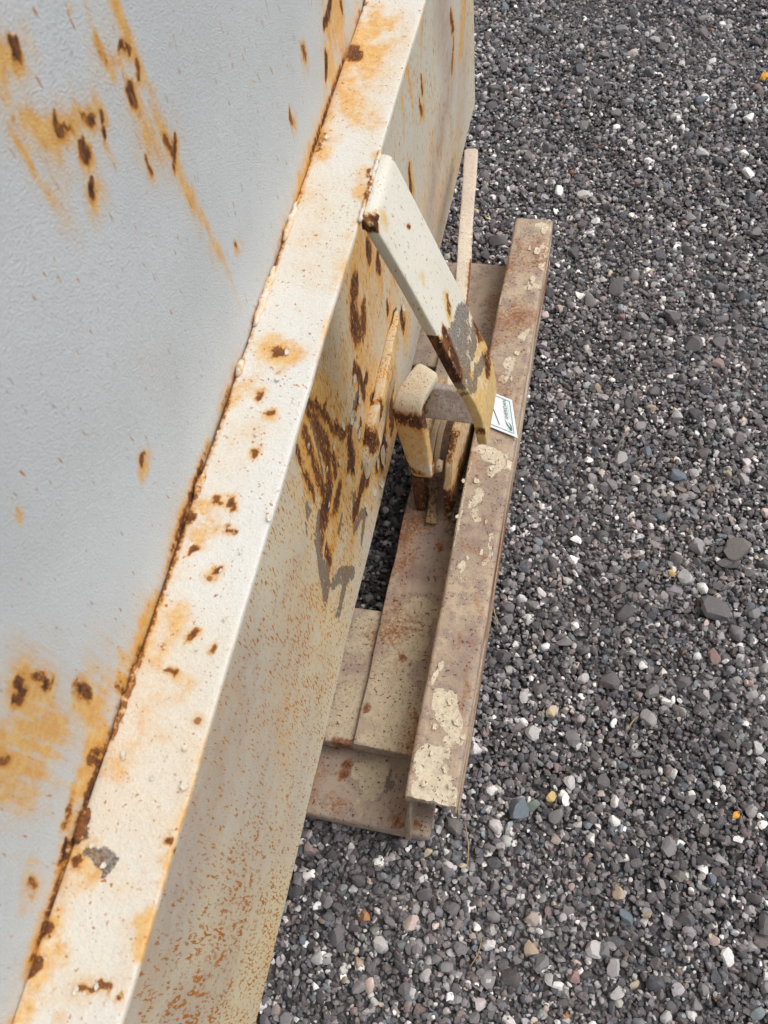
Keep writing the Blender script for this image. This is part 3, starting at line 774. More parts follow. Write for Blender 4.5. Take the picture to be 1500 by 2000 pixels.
    # relief: gritty paint grain, pits, and the paint edge standing proud where it has gone
    h = t.math('ADD', t.math('MULTIPLY', nfine, 0.42 * grain), t.math('MULTIPLY', nmed, 0.55 * relief))
    h = t.math('SUBTRACT', h, t.math('MULTIPLY', worn, 0.45))
    if crisp:
        h = t.math('ADD', h, t.math('MULTIPLY', gmask, 0.4))
    h = t.math('ADD', h, t.math('MULTIPLY', nmid, 0.9 * relief))
    t.t.links.new(t.bump(h, 0.75, 0.0032), t.b.inputs['Normal'])
    return t.m


M_WALL = steel('painted_wall', (0.53, 0.56, 0.575), (0.49, 0.52, 0.53), speck=0.25, relief=0.24, grain=1.0, spots=0.06)
M_RIB = steel('cream_painted_rib', (0.70, 0.685, 0.635), (0.69, 0.64, 0.54), speck=0.7, vert=False, stain=(0.66, 0.34, 0.08), rust=(0.11, 0.045, 0.02), rust2=(0.30, 0.11, 0.03), grain=0.5, spots=0.36, relief=0.5)
M_ARM = steel('painted_catch_arm', (0.71, 0.69, 0.60), (0.67, 0.64, 0.54), speck=0.65, stain=(0.62, 0.36, 0.09), chipc=(0.125, 0.102, 0.092), grain=0.6, spots=0.14, relief=0.6)
BASE_KW = dict(speck=1.15, speckc=(0.15, 0.065, 0.035), crisp=True, vert=False, rust=(0.12, 0.05, 0.03), rust2=(0.33, 0.155, 0.075), rough=0.75, grain=1.0, sscale=210.0)
M_BASE = steel('dusty_rail_paint', (0.43, 0.33, 0.245), (0.51, 0.405, 0.29), stain=(0.76, 0.66, 0.50), dustc=(0.31, 0.235, 0.20), tones=((0.34, 0.26, 0.215), (0.56, 0.43, 0.29)), **BASE_KW)
M_PLATE = steel('dusty_base_paint', (0.43, 0.335, 0.255), (0.49, 0.39, 0.29), stain=(0.58, 0.48, 0.335), dustc=(0.31, 0.235, 0.20), tones=((0.36, 0.275, 0.225), (0.50, 0.385, 0.28)), **BASE_KW)
M_LATCH = steel('rusty_latch_paint', (0.66, 0.62, 0.50), (0.56, 0.51, 0.40), stain=(0.58, 0.31, 0.08), speck=1.0, rust=(0.055, 0.024, 0.015), rust2=(0.20, 0.08, 0.03), grain=0.8)
M_HANDLE = steel('cream_handle_paint', (0.72, 0.63, 0.52), (0.62, 0.53, 0.43), stain=(0.58, 0.38, 0.18), speck=0.9, rust=(0.20, 0.075, 0.035), rust2=(0.28, 0.11, 0.05), grain=0.6)
M_BARE = steel('bare_rusty_steel', (0.24, 0.165, 0.12), (0.33, 0.25, 0.19), stain=(0.45, 0.36, 0.25), speck=1.2, rust=(0.06, 0.028, 0.018), rust2=(0.20, 0.09, 0.042), rough=0.8, allover=0.12)


def plain(name, col, rough=0.6, var=0.0, scale=200.0, spec=0.4):
    t = NT(name)
    if var:
        n = t.noise(scale)
        c = t.mix(n, tuple(x * (1 - var) for x in col), tuple(min(1, x * (1 + var)) for x in col))
        t.set(t.b.inputs['Base Color'], c)
    else:
        t.set(t.b.inputs['Base Color'], tuple(col) + (1,))
    t.b.inputs['Roughness'].default_value = rough
    t.b.inputs['Specular IOR Level'].default_value = spec
    return t.m


def stone_material(name, source):
    t = NT(name)
    if source == 'instance':
        col = t.attr('col', 'INSTANCER').outputs['Color']
    else:
        oi = t.t.nodes.new('ShaderNodeObjectInfo')
        col = oi.outputs['Color']
    # mineral grain sits in object space of each pebble (unit size about 1)
    geo = t.t.nodes.new('ShaderNodeNewGeometry')
    t.co = geo.outputs['Position']
    n1 = t.noise(170.0, detail=4, rough=0.7)
    n2 = t.noise(900.0, detail=3, rough=0.6)
    n3 = t.noise(420.0, detail=2)
    c = t.gain(col, t.math('ADD', 0.58, t.math('ADD', t.math('MULTIPLY', n1, 0.6), t.math('MULTIPLY', n2, 0.5))))
    c = t.mix(t.math('MULTIPLY', t.step(0.60, 0.68, n3), 0.30), c, (0.33, 0.31, 0.30))
    c = t.mix(t.math('MULTIPLY', t.step(0.72, 0.76, n2), 0.5), c, (0.5, 0.48, 0.46))
    t.set(t.b.inputs['Base Color'], c)
    t.b.inputs['Roughness'].default_value = 0.75
    t.b.inputs['Specular IOR Level'].default_value = 0.3
    nb = t.bump(t.math('ADD', t.math('MULTIPLY', n3, 0.6), t.math('MULTIPLY', n2, 0.4)), 0.6, 0.0014)
    t.t.links.new(nb, t.b.inputs['Normal'])
    return t.m


M_STONE = stone_material('stone_mineral', 'object')
M_GRAVEL = stone_material('gravel_mineral', 'instance')


def ground_material():
    t = NT('gravel_bed')
    v1 = t.voronoi(75.0, out='Distance')
    vc = t.voronoi(75.0, out='Color')
    s = t.sep(vc)[0]
    n = t.noise(300.0, detail=4)
    c = t.mix(s, (0.045, 0.042, 0.043), (0.13, 0.12, 0.122))
    c = t.mix(t.step(0.90, 0.94, s), c, (0.32, 0.31, 0.30))
    c = t.gain(c, t.math('ADD', 0.6, t.math('MULTIPLY', n, 0.8)))
    t.set(t.b.inputs['Base Color'], c)
    t.b.inputs['Roughness'].default_value = 0.9
    h = t.math('SUBTRACT', 1.0, v1)
    t.t.links.new(t.bump(h, 1.0, 0.012), t.b.inputs['Normal'])
    return t.m


M_GROUND = ground_material()

# ------------------------------------------------------------------ object helpers
def prop(o, label=None, cat=None, group=None, kind=None):
    for k, v in (('label', label), ('category', cat), ('group', group), ('kind', kind)):
        if v:
            o[k] = v
    return o


def empty(name, loc, label, cat):
    o = bpy.data.objects.new(name, None)
    o.location = loc
    o.empty_display_size = 0.1
    COL.objects.link(o)
    return prop(o, label, cat)


def link(o, parent=None):
    COL.objects.link(o)
    if parent is not None:
        o.parent = parent
        o.matrix_parent_inverse = Matrix.Translation(-WORLD_LOC(parent))
    return o


def WORLD_LOC(o):
    v = Vector(o.location)
    return v


def mesh_obj(name, verts, faces, mat, parent=None, smooth=True):
    me = bpy.data.meshes.new(name)
    me.from_pydata([tuple(v) for v in verts], [], [tuple(f) for f in faces])
    me.update()
    if smooth:
        me.polygons.foreach_set('use_smooth', [True] * len(me.polygons))
    if mat:
        me.materials.append(mat)
    return link(bpy.data.objects.new(name, me), parent)


def axis(a, b, step, r):
    n = max(2, int(round((b - a - 2 * r) / step)) + 1)
    mid = np.linspace(a + r, b - r, n)
    if r <= 0:
        return mid
    return np.concatenate([[a, a + r * 0.12, a + r * 0.45], mid, [b - r * 0.45, b - r * 0.12, b]])


def slab(name, lo, hi, mat, parent, step=0.006, r=0.002, warp=None, steps=None):
    """rounded box with a fine grid so that wear and unevenness can sit on it"""
    lo, hi = np.array(lo, float), np.array(hi, float)
    steps = steps or (step, step, step)
    ax = [axis(lo[i], hi[i], steps[i], r) for i in range(3)]
    idx, V, F = {}, [], []

    def vid(i, j, k):
        key = (i, j, k)
        if key not in idx:
            p = np.array([ax[0][i], ax[1][j], ax[2][k]])
            if r > 0:
                q = np.clip(p, lo + r, hi - r)
                d = p - q
                l = np.linalg.norm(d)
                if l > 1e-9:
                    p = q + d / l * min(r, l) if l > r else p
            idx[key] = len(V)
            V.append(p)
        return idx[key]
    n = [len(a) for a in ax]
    for k, flip in ((0, True), (n[2] - 1, False)):
        for i in range(n[0] - 1):
            for j in range(n[1] - 1):
                f = [vid(i, j, k), vid(i + 1, j, k), vid(i + 1, j + 1, k), vid(i, j + 1, k)]
                F.append(f[::-1] if flip else f)
    for j, flip in ((0, False), (n[1] - 1, True)):
        for i in range(n[0] - 1):
            for k in range(n[2] - 1):
                f = [vid(i, j, k), vid(i + 1, j, k), vid(i + 1, j, k + 1), vid(i, j, k + 1)]
                F.append(f[::-1] if flip else f)
    for i, flip in ((0, True), (n[0] - 1, False)):
        for j in range(n[1] - 1):
            for k in range(n[2] - 1):
                f = [vid(i, j, k), vid(i, j + 1, k), vid(i, j + 1, k + 1), vid(i, j, k + 1)]
                F.append(f[::-1] if flip else f)
    V = np.array(V)
    if warp:
        V = warp(V)
    return mesh_obj(name, V, F, mat, parent)


def fbm(p, seed=0, scale=1.0, octaves=3):
    """cheap smooth noise from summed sines, about -1..1"""
    rs = np.random.default_rng(seed)
    out = np.zeros(len(p))
    amp, tot = 1.0, 0.0
    for o in range(octaves):
        for k in range(3):
            d = rs.normal(size=3)
            d /= np.linalg.norm(d)
            out += amp * np.sin(p @ d * scale * (2 ** o) * rs.uniform(0.8, 1.3) * 6.28 + rs.uniform(0, 6.28)) / 3
        tot += amp * 0.6
        amp *= 0.5
    return out / tot


def coords(o):
    me = o.data
    c = np.empty(len(me.vertices) * 3)
    me.vertices.foreach_get('co', c)
    return c.reshape(-1, 3)


def paint(o, marks, ax, base=(0, 0, 0, 0), where=None, extra=None, film=None):
    p = coords(o)
    q = p[:, ax].copy()
    q[:, 0] += 0.0055 * fbm(p, 311, 22, 3)
    q[:, 1] += 0.0055 * fbm(p, 313, 22, 3)
    ch = {'r': 0, 'g': 1, 'b': 2, 'a': 3}
    w = np.tile(np.array(base, float), (len(p), 1))
    for c, pts, rad, s in marks:
        pts = np.array(pts)
        d = np.full(len(q), 1e9)
        fade = np.ones(len(q))
        if len(pts) == 1:
            d = np.linalg.norm(q - pts[0], axis=1)
        for i in range(len(pts) - 1):
            a, b = pts[i], pts[i + 1]
            ab = b - a
            u = np.clip(((q - a) @ ab) / max(ab @ ab, 1e-12), 0, 1)
            di = np.linalg.norm(q - (a + u[:, None] * ab), axis=1)
            if c == 'g' and len(pts) > 2:
                fade = np.where(di < d, 1 - 0.65 * (i + u) / (len(pts) - 1), fade)
            d = np.minimum(d, di)
        x = np.clip((d / (rad * (0.4 + 0.6 * fade)) - 0.1) / 1.75, 0, 1)
        v = s * fade * (1 - x * x * (3 - 2 * x))
        if where is not None:
            v = v * where(p)
        k = ch[c]
        w[:, k] = np.maximum(w[:, k], v)
    if extra is not None:
        w = extra(p, w)
    at = o.data.color_attributes.new('wear', 'FLOAT_COLOR', 'POINT')
    at.data.foreach_set('color', np.clip(w, 0, 1.2).astype(np.float32).ravel())
    if film is not None:
        fa = o.data.attributes.new('film', 'FLOAT', 'POINT')
        fa.data.foreach_set('value', np.asarray(film(p), np.float32) * np.ones(len(p), np.float32))
    return o


def tube(name, pts, rad, mat, parent=None, seg=8):
    pts = [Vector(p) for p in pts]
    V, F = [], []
    for i, p in enumerate(pts):
        t = (pts[min(i + 1, len(pts) - 1)] - pts[max(i - 1, 0)]).normalized()
        a = t.cross(Vector((0.31, 0.2, 0.93))).normalized()
        b = t.cross(a)
        rr = rad[i] if isinstance(rad, (list, tuple)) else rad
        for k in range(seg):
            an = 2 * math.pi * k / seg
            V.append(p + (a * math.cos(an) + b * math.sin(an)) * rr)
    for i in range(len(pts) - 1):
        for k in range(seg):
            F.append((i * seg + k, i * seg + (k + 1) % seg, (i + 1) * seg + (k + 1) % seg, (i + 1) * seg + k))
    F.append(tuple(range(seg))[::-1])
    F.append(tuple((len(pts) - 1) * seg + k for k in range(seg)))
    return mesh_obj(name, V, F, mat, parent)


# ------------------------------------------------------------------ ground
gm = bpy.data.meshes.new('ground')
gm.from_pydata([(-120, -120, 0), (120, -120, 0), (120, 120, 0), (-120, 120, 0)], [], [(0, 1, 2, 3)])
gm.materials.append(M_GROUND)
ground = prop(link(bpy.data.objects.new('ground', gm)), kind='structure')

# ------------------------------------------------------------------ pebble shapes
def pebble_mesh(name, seed, mat, sub=2, cuts=11, flat=0.72):
    rs = np.random.default_rng(seed)
    bm = bmesh.new()
    bmesh.ops.create_icosphere(bm, subdivisions=sub, radius=0.5)
    P = np.array([v.co[:] for v in bm.verts])
    for k in range(cuts):
        d = rs.normal(size=3)
        d /= np.linalg.norm(d)
        lim = rs.uniform(0.22, 0.42)
        ex = P @ d - lim
        P = P - np.where(ex > 0, ex * 0.97, 0)[:, None] * d
    P += 0.025 * np.stack([fbm(P, seed * 3 + i, 1.2, 2) for i in range(3)], 1)
    P = P * np.array([1.0, rs.uniform(0.62, 0.95), rs.uniform(0.45, flat)])
    P /= np.ptp(P[:, 0])
    for v, p in zip(bm.verts, P):
        v.co = p
    me = bpy.data.meshes.new(name)
    bm.to_mesh(me)
    bm.free()
    me.polygons.foreach_set('use_smooth', [True] * len(me.polygons))
    try:
        me.set_sharp_from_angle(angle=R(26))
    except Exception:
        pass
    me.materials.append(mat)
    return me


def heave(x, y):
    p = np.stack([x, y, np.zeros_like(x)], 1)
    return 0.005 * fbm(p, 91, 1.7, 3)


PAL = np.array([(0.098, 0.090, 0.094), (0.130, 0.120, 0.124), (0.168, 0.155, 0.160), (0.138, 0.120, 0.118), (0.086, 0.086, 0.094),
                (0.21, 0.196, 0.198), (0.28, 0.262, 0.262), (0.38, 0.36, 0.355), (0.54, 0.51, 0.49), (0.74, 0.715, 0.69),
                (0.14, 0.16, 0.178), (0.23, 0.255, 0.262), (0.42, 0.34, 0.30), (0.24, 0.185, 0.175), (0.46, 0.38, 0.27), (0.38, 0.19, 0.09)])
PW = np.array([17, 17, 14, 11, 13, 10, 8.0, 5.6, 5.0, 3.0, 2.4, 1.6, 1.8, 3.2, 0.4, 0.12])
PW = PW / PW.sum()


def layer(x0, x1, y0, y1, step, dmin, dmax, zlo, zhi, hole=None, keep=1.0):
    nx, ny = int((x1 - x0) / step), int((y1 - y0) / step)
    gx, gy = np.meshgrid(np.arange(nx), np.arange(ny), indexing='ij')
    x = x0 + (gx.ravel() + rng.uniform(-0.15, 1.15, nx * ny)) * step
    y = y0 + (gy.ravel() + rng.uniform(-0.15, 1.15, nx * ny)) * step
    ok = rng.random(len(x)) < keep
    if hole:
        ok &= ~((x > hole[0]) & (x < hole[1]) & (y > hole[2]) & (y < hole[3]))
    x, y = x[ok], y[ok]
    n = len(x)
    d = dmin + (dmax - dmin) * rng.random(n) ** 1.8
    z = zlo + (zhi - zlo) * rng.random(n) + heave(x, y)
    ci = rng.choice(len(PAL), n, p=PW)
    col = PAL[ci] * rng.uniform(0.65, 1.35, (n, 1)) * rng.uniform(0.97, 1.03, (n, 3)) * (1.0 + 0.20 * fbm(np.stack([x, y, z], 1), 95, 0.9, 3))[:, None]
    return np.stack([x, y, z], 1), d, col


VIEW = (-0.62, 0.95, -0.40, 3.3)
parts = [layer(*VIEW, 0.0110, 0.0105, 0.0205, 0.001, 0.008),
         layer(*VIEW, 0.0076, 0.0050, 0.0102, 0.000, 0.011),
         layer(*VIEW, 0.036, 0.018, 0.029, 0.003, 0.008, keep=0.45),
         layer(-2.2, 2.8, -1.6, 6.5, 0.021, 0.016, 0.028, 0.000, 0.008, hole=VIEW)]
pos = np.concatenate([p[0] for p in parts])
dia = np.concatenate([p[1] for p in parts])
colr = np.concatenate([p[2] for p in parts])
n = len(pos)
gmesh = bpy.data.meshes.new('gravel')
gmesh.vertices.add(n)
gmesh.vertices.foreach_set('co', pos.astype(np.float32).ravel())
for nm, ty, data in (('scl', 'FLOAT', dia), ('idx', 'INT', rng.integers(0, 18, n)),
                     ('rot', 'FLOAT_VECTOR', np.stack([rng.normal(0, 0.5, n), rng.normal(0, 0.5, n), rng.uniform(0, 6.28, n)], 1)),
                     ('col', 'FLOAT_VECTOR', colr)):
    a = gmesh.attributes.new(nm, ty, 'POINT')
    if ty == 'FLOAT_VECTOR':
        a.data.foreach_set('vector', data.astype(np.float32).ravel())
    elif ty == 'INT':
        a.data.foreach_set('value', data.astype(np.int32))
    else:
        a.data.foreach_set('value', data.astype(np.float32))
gravel = prop(link(bpy.data.objects.new('gravel', gmesh)), 'loose dark grey crushed gravel covering the whole yard', 'gravel', kind='stuff')
peb = bpy.data.collections.new('pebble_shapes')
for i in range(18):
    peb.objects.link(bpy.data.objects.new('pebble_shape', pebble_mesh('pebble_shape', 100 + i, M_GRAVEL, sub=2)))
ng = bpy.data.node_groups.new('gravel_scatter', 'GeometryNodeTree')
ng.interface.new_socket('Geometry', in_out='INPUT', socket_type='NodeSocketGeometry')
ng.interface.new_socket('Geometry', in_out='OUTPUT', socket_type='NodeSocketGeometry')
gi, go = ng.nodes.new('NodeGroupInput'), ng.nodes.new('NodeGroupOutput')
iop = ng.nodes.new('GeometryNodeInstanceOnPoints')
ci = ng.nodes.new('GeometryNodeCollectionInfo')
ci.inputs['Collection'].default_value = peb
ci.inputs['Separate Children'].default_value = True
ci.inputs['Reset Children'].default_value = True
iop.inputs['Pick Instance'].default_value = True


def named(nm, ty):
    a = ng.nodes.new('GeometryNodeInputNamedAttribute')
    a.data_type = ty
    a.inputs['Name'].default_value = nm
    return [o for o in a.outputs if o.enabled and o.name == 'Attribute'][0]


ng.links.new(gi.outputs[0], iop.inputs['Points'])
ng.links.new(ci.outputs[0], iop.inputs['Instance'])
ng.links.new(named('idx', 'INT'), iop.inputs['Instance Index'])
e2r = ng.nodes.new('FunctionNodeEulerToRotation')
ng.links.new(named('rot', 'FLOAT_VECTOR'), e2r.inputs[0])
ng.links.new(e2r.outputs[0], iop.inputs['Rotation'])
ng.links.new(named('scl', 'FLOAT'), iop.inputs['Scale'])
ng.links.new(iop.outputs[0], go.inputs[0])
gravel.modifiers.new('scatter', 'NODES').node_group = ng

# the stones that show largest, one by one, as pieces of the ground
TONE = {'w': (0.70, 0.69, 0.67), 'l': (0.42, 0.405, 0.395), 'm': (0.20, 0.19, 0.19), 'd': (0.125, 0.115, 0.118), 'b': (0.13, 0.155, 0.18), 'y': (0.50, 0.36, 0.15),
        'n': (0.17, 0.20, 0.17), 'p': (0.27, 0.17, 0.16), 't': (0.38, 0.30, 0.22), 'c': (0.16, 0.145, 0.135), 'o': (0.70, 0.32, 0.03)}
smesh = [pebble_mesh('stone', 300 + i, M_STONE, sub=2, cuts=8 + i % 5) for i in range(14)]
stone_list = [(x, y, d, TONE[c]) for x, y, d, c in STONES]
tries = 0
while len(stone_list) < 300 and tries < 6000:
    tries += 1
    x, y = random.uniform(-0.42, 0.52), random.uniform(-0.02, 2.45)
    d = random.uniform(0.019, 0.030)
    if any((x - q[0]) ** 2 + (y - q[1]) ** 2 < ((d + q[2]) * 0.75) ** 2 for q in stone_list):
        continue
    if -0.6 < x < -0.075 and 0.12 < y < 1.42:
        continue
    c = PAL[rng.choice(len(PAL), p=PW)] * rng.uniform(0.8, 1.25)
    stone_list.append((x, y, d, tuple(c)))
for i, (x, y, d, c) in enumerate(stone_list):
    o = bpy.data.objects.new('stone', smesh[i % len(smesh)])
    hz = float(heave(np.array([x]), np.array([y]))[0])
    o.location = (x, y, 0.0085 + hz + d * 0.08)
    k = 1.12 * d
    o.scale = (k, k, k)
    o.rotation_euler = (random.gauss(0, 0.25), random.gauss(0, 0.25), random.uniform(0, 6.28))
    o.color = tuple(c) + (1.0,)
    COL.objects.link(o)
    o.parent = ground

# ------------------------------------------------------------------ the tipping container
WX = -0.303                       # plane of the front wall
Y0, Y1 = -0.167, 1.775            # its ends
ZB, ZR, ZT = 0.20, 0.9385, 1.42   # bottom, top of the stiffening rib, top
box = empty('tipping_container', (-0.8, 0.8, ZB), 'large pale grey steel tipping container with rust streaks and cream stiffening rib', 'container')


def wobble(V):
    V = V.copy()
    V[:, 0] += 0.0014 * fbm(V, 5, 1.6, 3)
    return V


wall = slab('front_wall', (WX - 0.006, Y0, ZB), (WX, Y1, ZT), M_WALL, box, steps=(0.01, 0.0045, 0.0045), r=0.0015, warp=wobble)


def wall_extra(p, w):
    up = np.clip((p[:, 2] - 0.9) / 0.03, 0, 1)
    low = 1 - up
    # road dust and yellow weathering on the sheet under the rib
    w[:, 2] = np.where(up > 0.5, 0, np.maximum(w[:, 2], 0.16 * low))
    w[:, 1] = np.maximum(w[:, 1], low * np.clip(0.06 + 0.22 * fbm(p, 17, 2.2, 3), 0, 0.35))
    near_rib = np.exp(-np.abs(p[:, 2] - ZR) / 0.007)
    w[:, 0] = np.maximum(w[:, 0], near_rib * np.clip(0.50 + 0.8 * fbm(p, 23, 5.0, 3), 0, 1.0) * up)
    w[:, 1] = np.maximum(w[:, 1], up * np.exp(-np.abs(p[:, 2] - ZR) / 0.02) * np.clip(0.35 + 0.5 * fbm(p, 29, 4.0, 3), 0, 0.9))
    edge = np.exp(-(p[:, 2] - ZB) / 0.006)
    w[:, 0] = np.maximum(w[:, 0], edge * np.clip(0.25 + 0.5 * fbm(p, 31, 6.0, 3), 0, 0.8))
    return w


def wall_film(p):
    low = np.clip((ZR - p[:, 2]) / 0.02, 0, 1)
    hot = np.exp(-((p[:, 1] - 0.42) / 0.22) ** 2 - ((p[:, 2] - 0.38) / 0.2) ** 2) + np.exp(-((p[:, 1] + 0.05) / 0.16) ** 2 - ((p[:, 2] - 0.45) / 0.25) ** 2)
    return low * np.clip(0.62 + 0.35 * fbm(p, 19, 1.6, 3) + 0.45 * hot, 0.2, 1.25)


paint(wall, MARKS_WALL, [1, 2], extra=wall_extra, film=wall_film)


def rib_warp(V):
    V = V.copy()
    V[:, 2] += 0.0012 * fbm(V, 8, 2.0, 3)
    V[:, 0] += np.where(V[:, 0] > -0.24, 0.0010 * fbm(V, 9, 5.0, 3), 0)
    return V


rib = slab('stiffening_rib', (WX + 0.0005, Y0, ZR - 0.008), (-0.229, Y1, ZR), M_RIB, box, steps=(0.004, 0.005, 0.01), r=0.0022, warp=rib_warp)


def rib_extra(p, w):
    seam = np.exp(-(p[:, 0] - WX) / 0.0036)
    k = np.clip(0.62 + 0.95 * fbm(p, 41, 3.2, 3), 0, 1.1)
    w[:, 0] = np.maximum(w[:, 0], seam * k)
    soft = np.exp(-(p[:, 0] - WX) / 0.014)
    w[:, 1] = np.maximum(w[:, 1], soft * np.clip(0.30 + 0.75 * fbm(p, 43, 2.2, 3), 0, 0.95))
    out = np.exp(-(-0.229 - p[:, 0]) / 0.005)
    w[:, 1] = np.maximum(w[:, 1], out * np.clip(0.20 + 0.6 * fbm(p, 47, 3.5, 3), 0, 0.7))
    w[:, 1] = np.maximum(w[:, 1], np.clip(0.06 + 0.26 * fbm(p, 53, 2.6, 3), 0, 0.4))
    return w


paint(rib, MARKS_RIB, [0, 1], extra=rib_extra)

# weld beads where the rib meets the wall, each a lumpy run
def weld(y0, y1, rad, rust):
    n = max(4, int((y1 - y0) / 0.006))
    pts, rads = [], []
    for i in range(n + 1):
        u = i / n
        pts.append((WX + 0.003 + 0.001 * math.sin(i * 2.1), y0 + (y1 - y0) * u, ZR + 0.0005 + 0.0008 * math.sin(i * 1.7)))
        rads.append(rad * 0.62 * (0.25 + 0.85 * math.sin(math.pi * min(1, max(0.02, u))) ** 0.5) * (1 + 0.15 * math.sin(i * 2.9)))
    o = tube('weld_bead', pts, rads, M_RIB, box, 10)
    paint(o, [], [0, 1], base=(rust, 0.35, 0, 0))
    return o


for y0, y1, rr, ru in ((0.985, 1.035, 0.005, 0.35), (0.60, 0.655, 0.005, 0.2), (0.49, 0.565, 0.006, 0.0), (0.43, 0.452, 0.0055, 0.3), (0.30, 0.33, 0.005, 0.4),
                       (1.30, 1.325, 0.006, 0.8), (0.015, 0.04, 0.007, 0.75), (0.09, 0.16, 0.004, 0.5), (1.12, 1.17, 0.005, 0.2), (1.45, 1.52, 0.005, 0.3)):
    weld(y0, y1, rr, ru)

# hanging catch arm: a 100 mm bar bent down from the rib
PATH = np.array([(-0.2285, 0.9380), (-0.2170, 0.9372), (-0.2130, 0.9305), (-0.2095, 0.9210), (-0.1835, 0.8451), (-0.154, 0.759), (-0.133, 0.688), (-0.1150, 0.636), (-0.1055, 0.598), (-0.1010, 0.560), (-0.0990, 0.530)])
seg = np.linalg.norm(np.diff(PATH, axis=0), axis=1)
ARC = np.concatenate([[0], np.cumsum(seg)])
ARM_L = ARC[-1]


def along(s):
    e = 0.003
    P = lambda q: np.stack([np.interp(q, ARC, PATH[:, 0]), np.interp(q, ARC, PATH[:, 1])], 1)
    a, b = P(np.clip(s - e * 2, 0, ARM_L)), P(np.clip(s + e * 2, 0, ARM_L))
    t = b - a
    t /= np.linalg.norm(t, axis=1)[:, None]
    c = (P(np.clip(s - e, 0, ARM_L)) + P(s) + P(np.clip(s + e, 0, ARM_L))) / 3
    return c, t


def arm_warp(V):
    s, y, w = V[:, 2].copy(), V[:, 1].copy(), V[:, 0].copy()
    c, t = along(s)
    nx, nz = -t[:, 1], t[:, 0]
    # knocked, slightly rounded lower end
    f = np.clip((s - (ARM_L - 0.03)) / 0.03, 0, 1)
    y = y + f * 0.004 * np.sin(y * 120)
    out = np.stack([c[:, 0] + nx * w, y, c[:, 1] + nz * w], 1)
    out[:, 1] += 0.0012 * fbm(out, 61, 4, 3)
    return out


arm = slab('catch_arm', (-0.014, 0.636, 0.0), (0.0, 0.734, ARM_L), M_ARM, box, steps=(0.0045, 0.004, 0.004), r=0.0025, warp=arm_warp)


def arm_extra(p, w):
    low = np.clip((0.74 - p[:, 2]) / 0.10, 0, 1)
    w[:, 1] = np.maximum(w[:, 1], low * np.clip(0.78 + 0.4 * fbm(p, 71, 6, 3), 0, 1))
    edge = np.exp(-(p[:, 1] - 0.636) / 0.003)
    w[:, 1] = np.maximum(w[:, 1], edge * (0.35 + 0.35 * np.clip(fbm(p, 73, 4, 3), -1, 1)))
    side = edge * np.clip((0.768 - p[:, 2]) / 0.004, 0, 1) * np.clip((p[:, 2] - 0.676) / 0.006, 0, 1)
    w[:, 0] = np.maximum(w[:, 0], side * 0.95)
    return w


paint(arm, MARKS_ARM, [1, 2], extra=arm_extra)

pts = [(-0.2285 + 0.0006 * math.sin(i * 1.9), 0.634 + 0.102 * i / 22, ZR + 0.0002 + 0.0006 * math.sin(i * 2.7)) for i in range(23)]
jw = tube('weld_bead', pts, [0.0021 * (1 + 0.2 * math.sin(i * 2.3)) for i in range(23)], M_RIB, box, 10)
paint(jw, [('r', [(-0.228, 0.665), (-0.228, 0.69)], 0.010, 0.55)], [0, 1], base=(0, 0.3, 0, 0))

# short wear bar welded lengthways on the lower wall
def bar_warp(V):
    V = V.copy()
    f = np.minimum(np.clip((0.945 - V[:, 1]) / 0.10, 0, 1), np.clip((V[:, 1] - 0.655) / 0.05, 0, 1))
    g = np.clip((V[:, 2] - 0.33) / 0.05, 0, 1)
    V[:, 0] = WX + (V[:, 0] - WX) * (0.12 + 0.88 * np.sqrt(f)) * (0.25 + 0.75 * g)
    V[:, 2] = 0.39 + (V[:, 2] - 0.39) * (0.55 + 0.45 * np.sqrt(f))
    V[:, 2] += 0.003 * fbm(V, 83, 5, 2) + (V[:, 1] - 0.8) * 0.06
    V[:, 0] += 0.0022 * fbm(V, 84, 12, 3)
    return V


lug = slab('wear_bar', (WX - 0.001, 0.655, 0.335), (WX + 0.016, 0.945, 0.445), M_WALL, box, step=0.004, r=0.004, warp=bar_warp)
paint(lug, [('r', [(0.745, 0.41), (0.752, 0.43)], 0.008, 1.0), ('r', [(0.69, 0.40), (0.69, 0.43)], 0.016, 1.0), ('g', [(0.72, 0.42), (0.90, 0.42)], 0.04, 0.5)], [1, 2], base=(0, 0.25, 0.1, 0), film=lambda p: 0.9)

# curled paint flakes standing off the corroded steel
def paint_flake(c, uax, vax, nax, size, mat, parent, seed, wear, film=0.0):
    rs = np.random.default_rng(seed)
    k = 12
    V, F = [], []
    c, uax, vax, nax = (np.array(x, float) for x in (c, uax, vax, nax))
    rad = size * (0.55 + 0.45 * rs.random(k))
    asp = rs.uniform(0.5, 0.9)
    hinge = rs.uniform(0, 6.28)
    for lay in (0.0012, 0.0004):
        for ring in (0.0, 0.55, 1.0):
            for i in range(k if ring else 1):
                an = 6.2832 * i / k
                rr = rad[i] * ring
                a, b = math.cos(an) * rr * asp, math.sin(an) * rr
                lift = size * 0.22 * max(0.0, math.cos(an - hinge)) * ring ** 2
                V.append(c + uax * a + vax * b + nax * (lay + lift))
    o = 2 * k + 1
    for L in (0, o):
        for i in range(k):
            j = (i + 1) % k
            F.append((L, L + 1 + i, L + 1 + j))
            F.append((L + 1 + i, L + 1 + k + i, L + 1 + k + j, L + 1 + j))
    for i in range(k):
        j = (i + 1) % k
        F.append((1 + k + i, o + 1 + k + i, o + 1 + k + j, 1 + k + j))
    ob = mesh_obj('paint_flake', V, F, mat, parent, smooth=False)
    paint(ob, [], [1, 2], base=wear, film=(lambda p: film))
    return ob


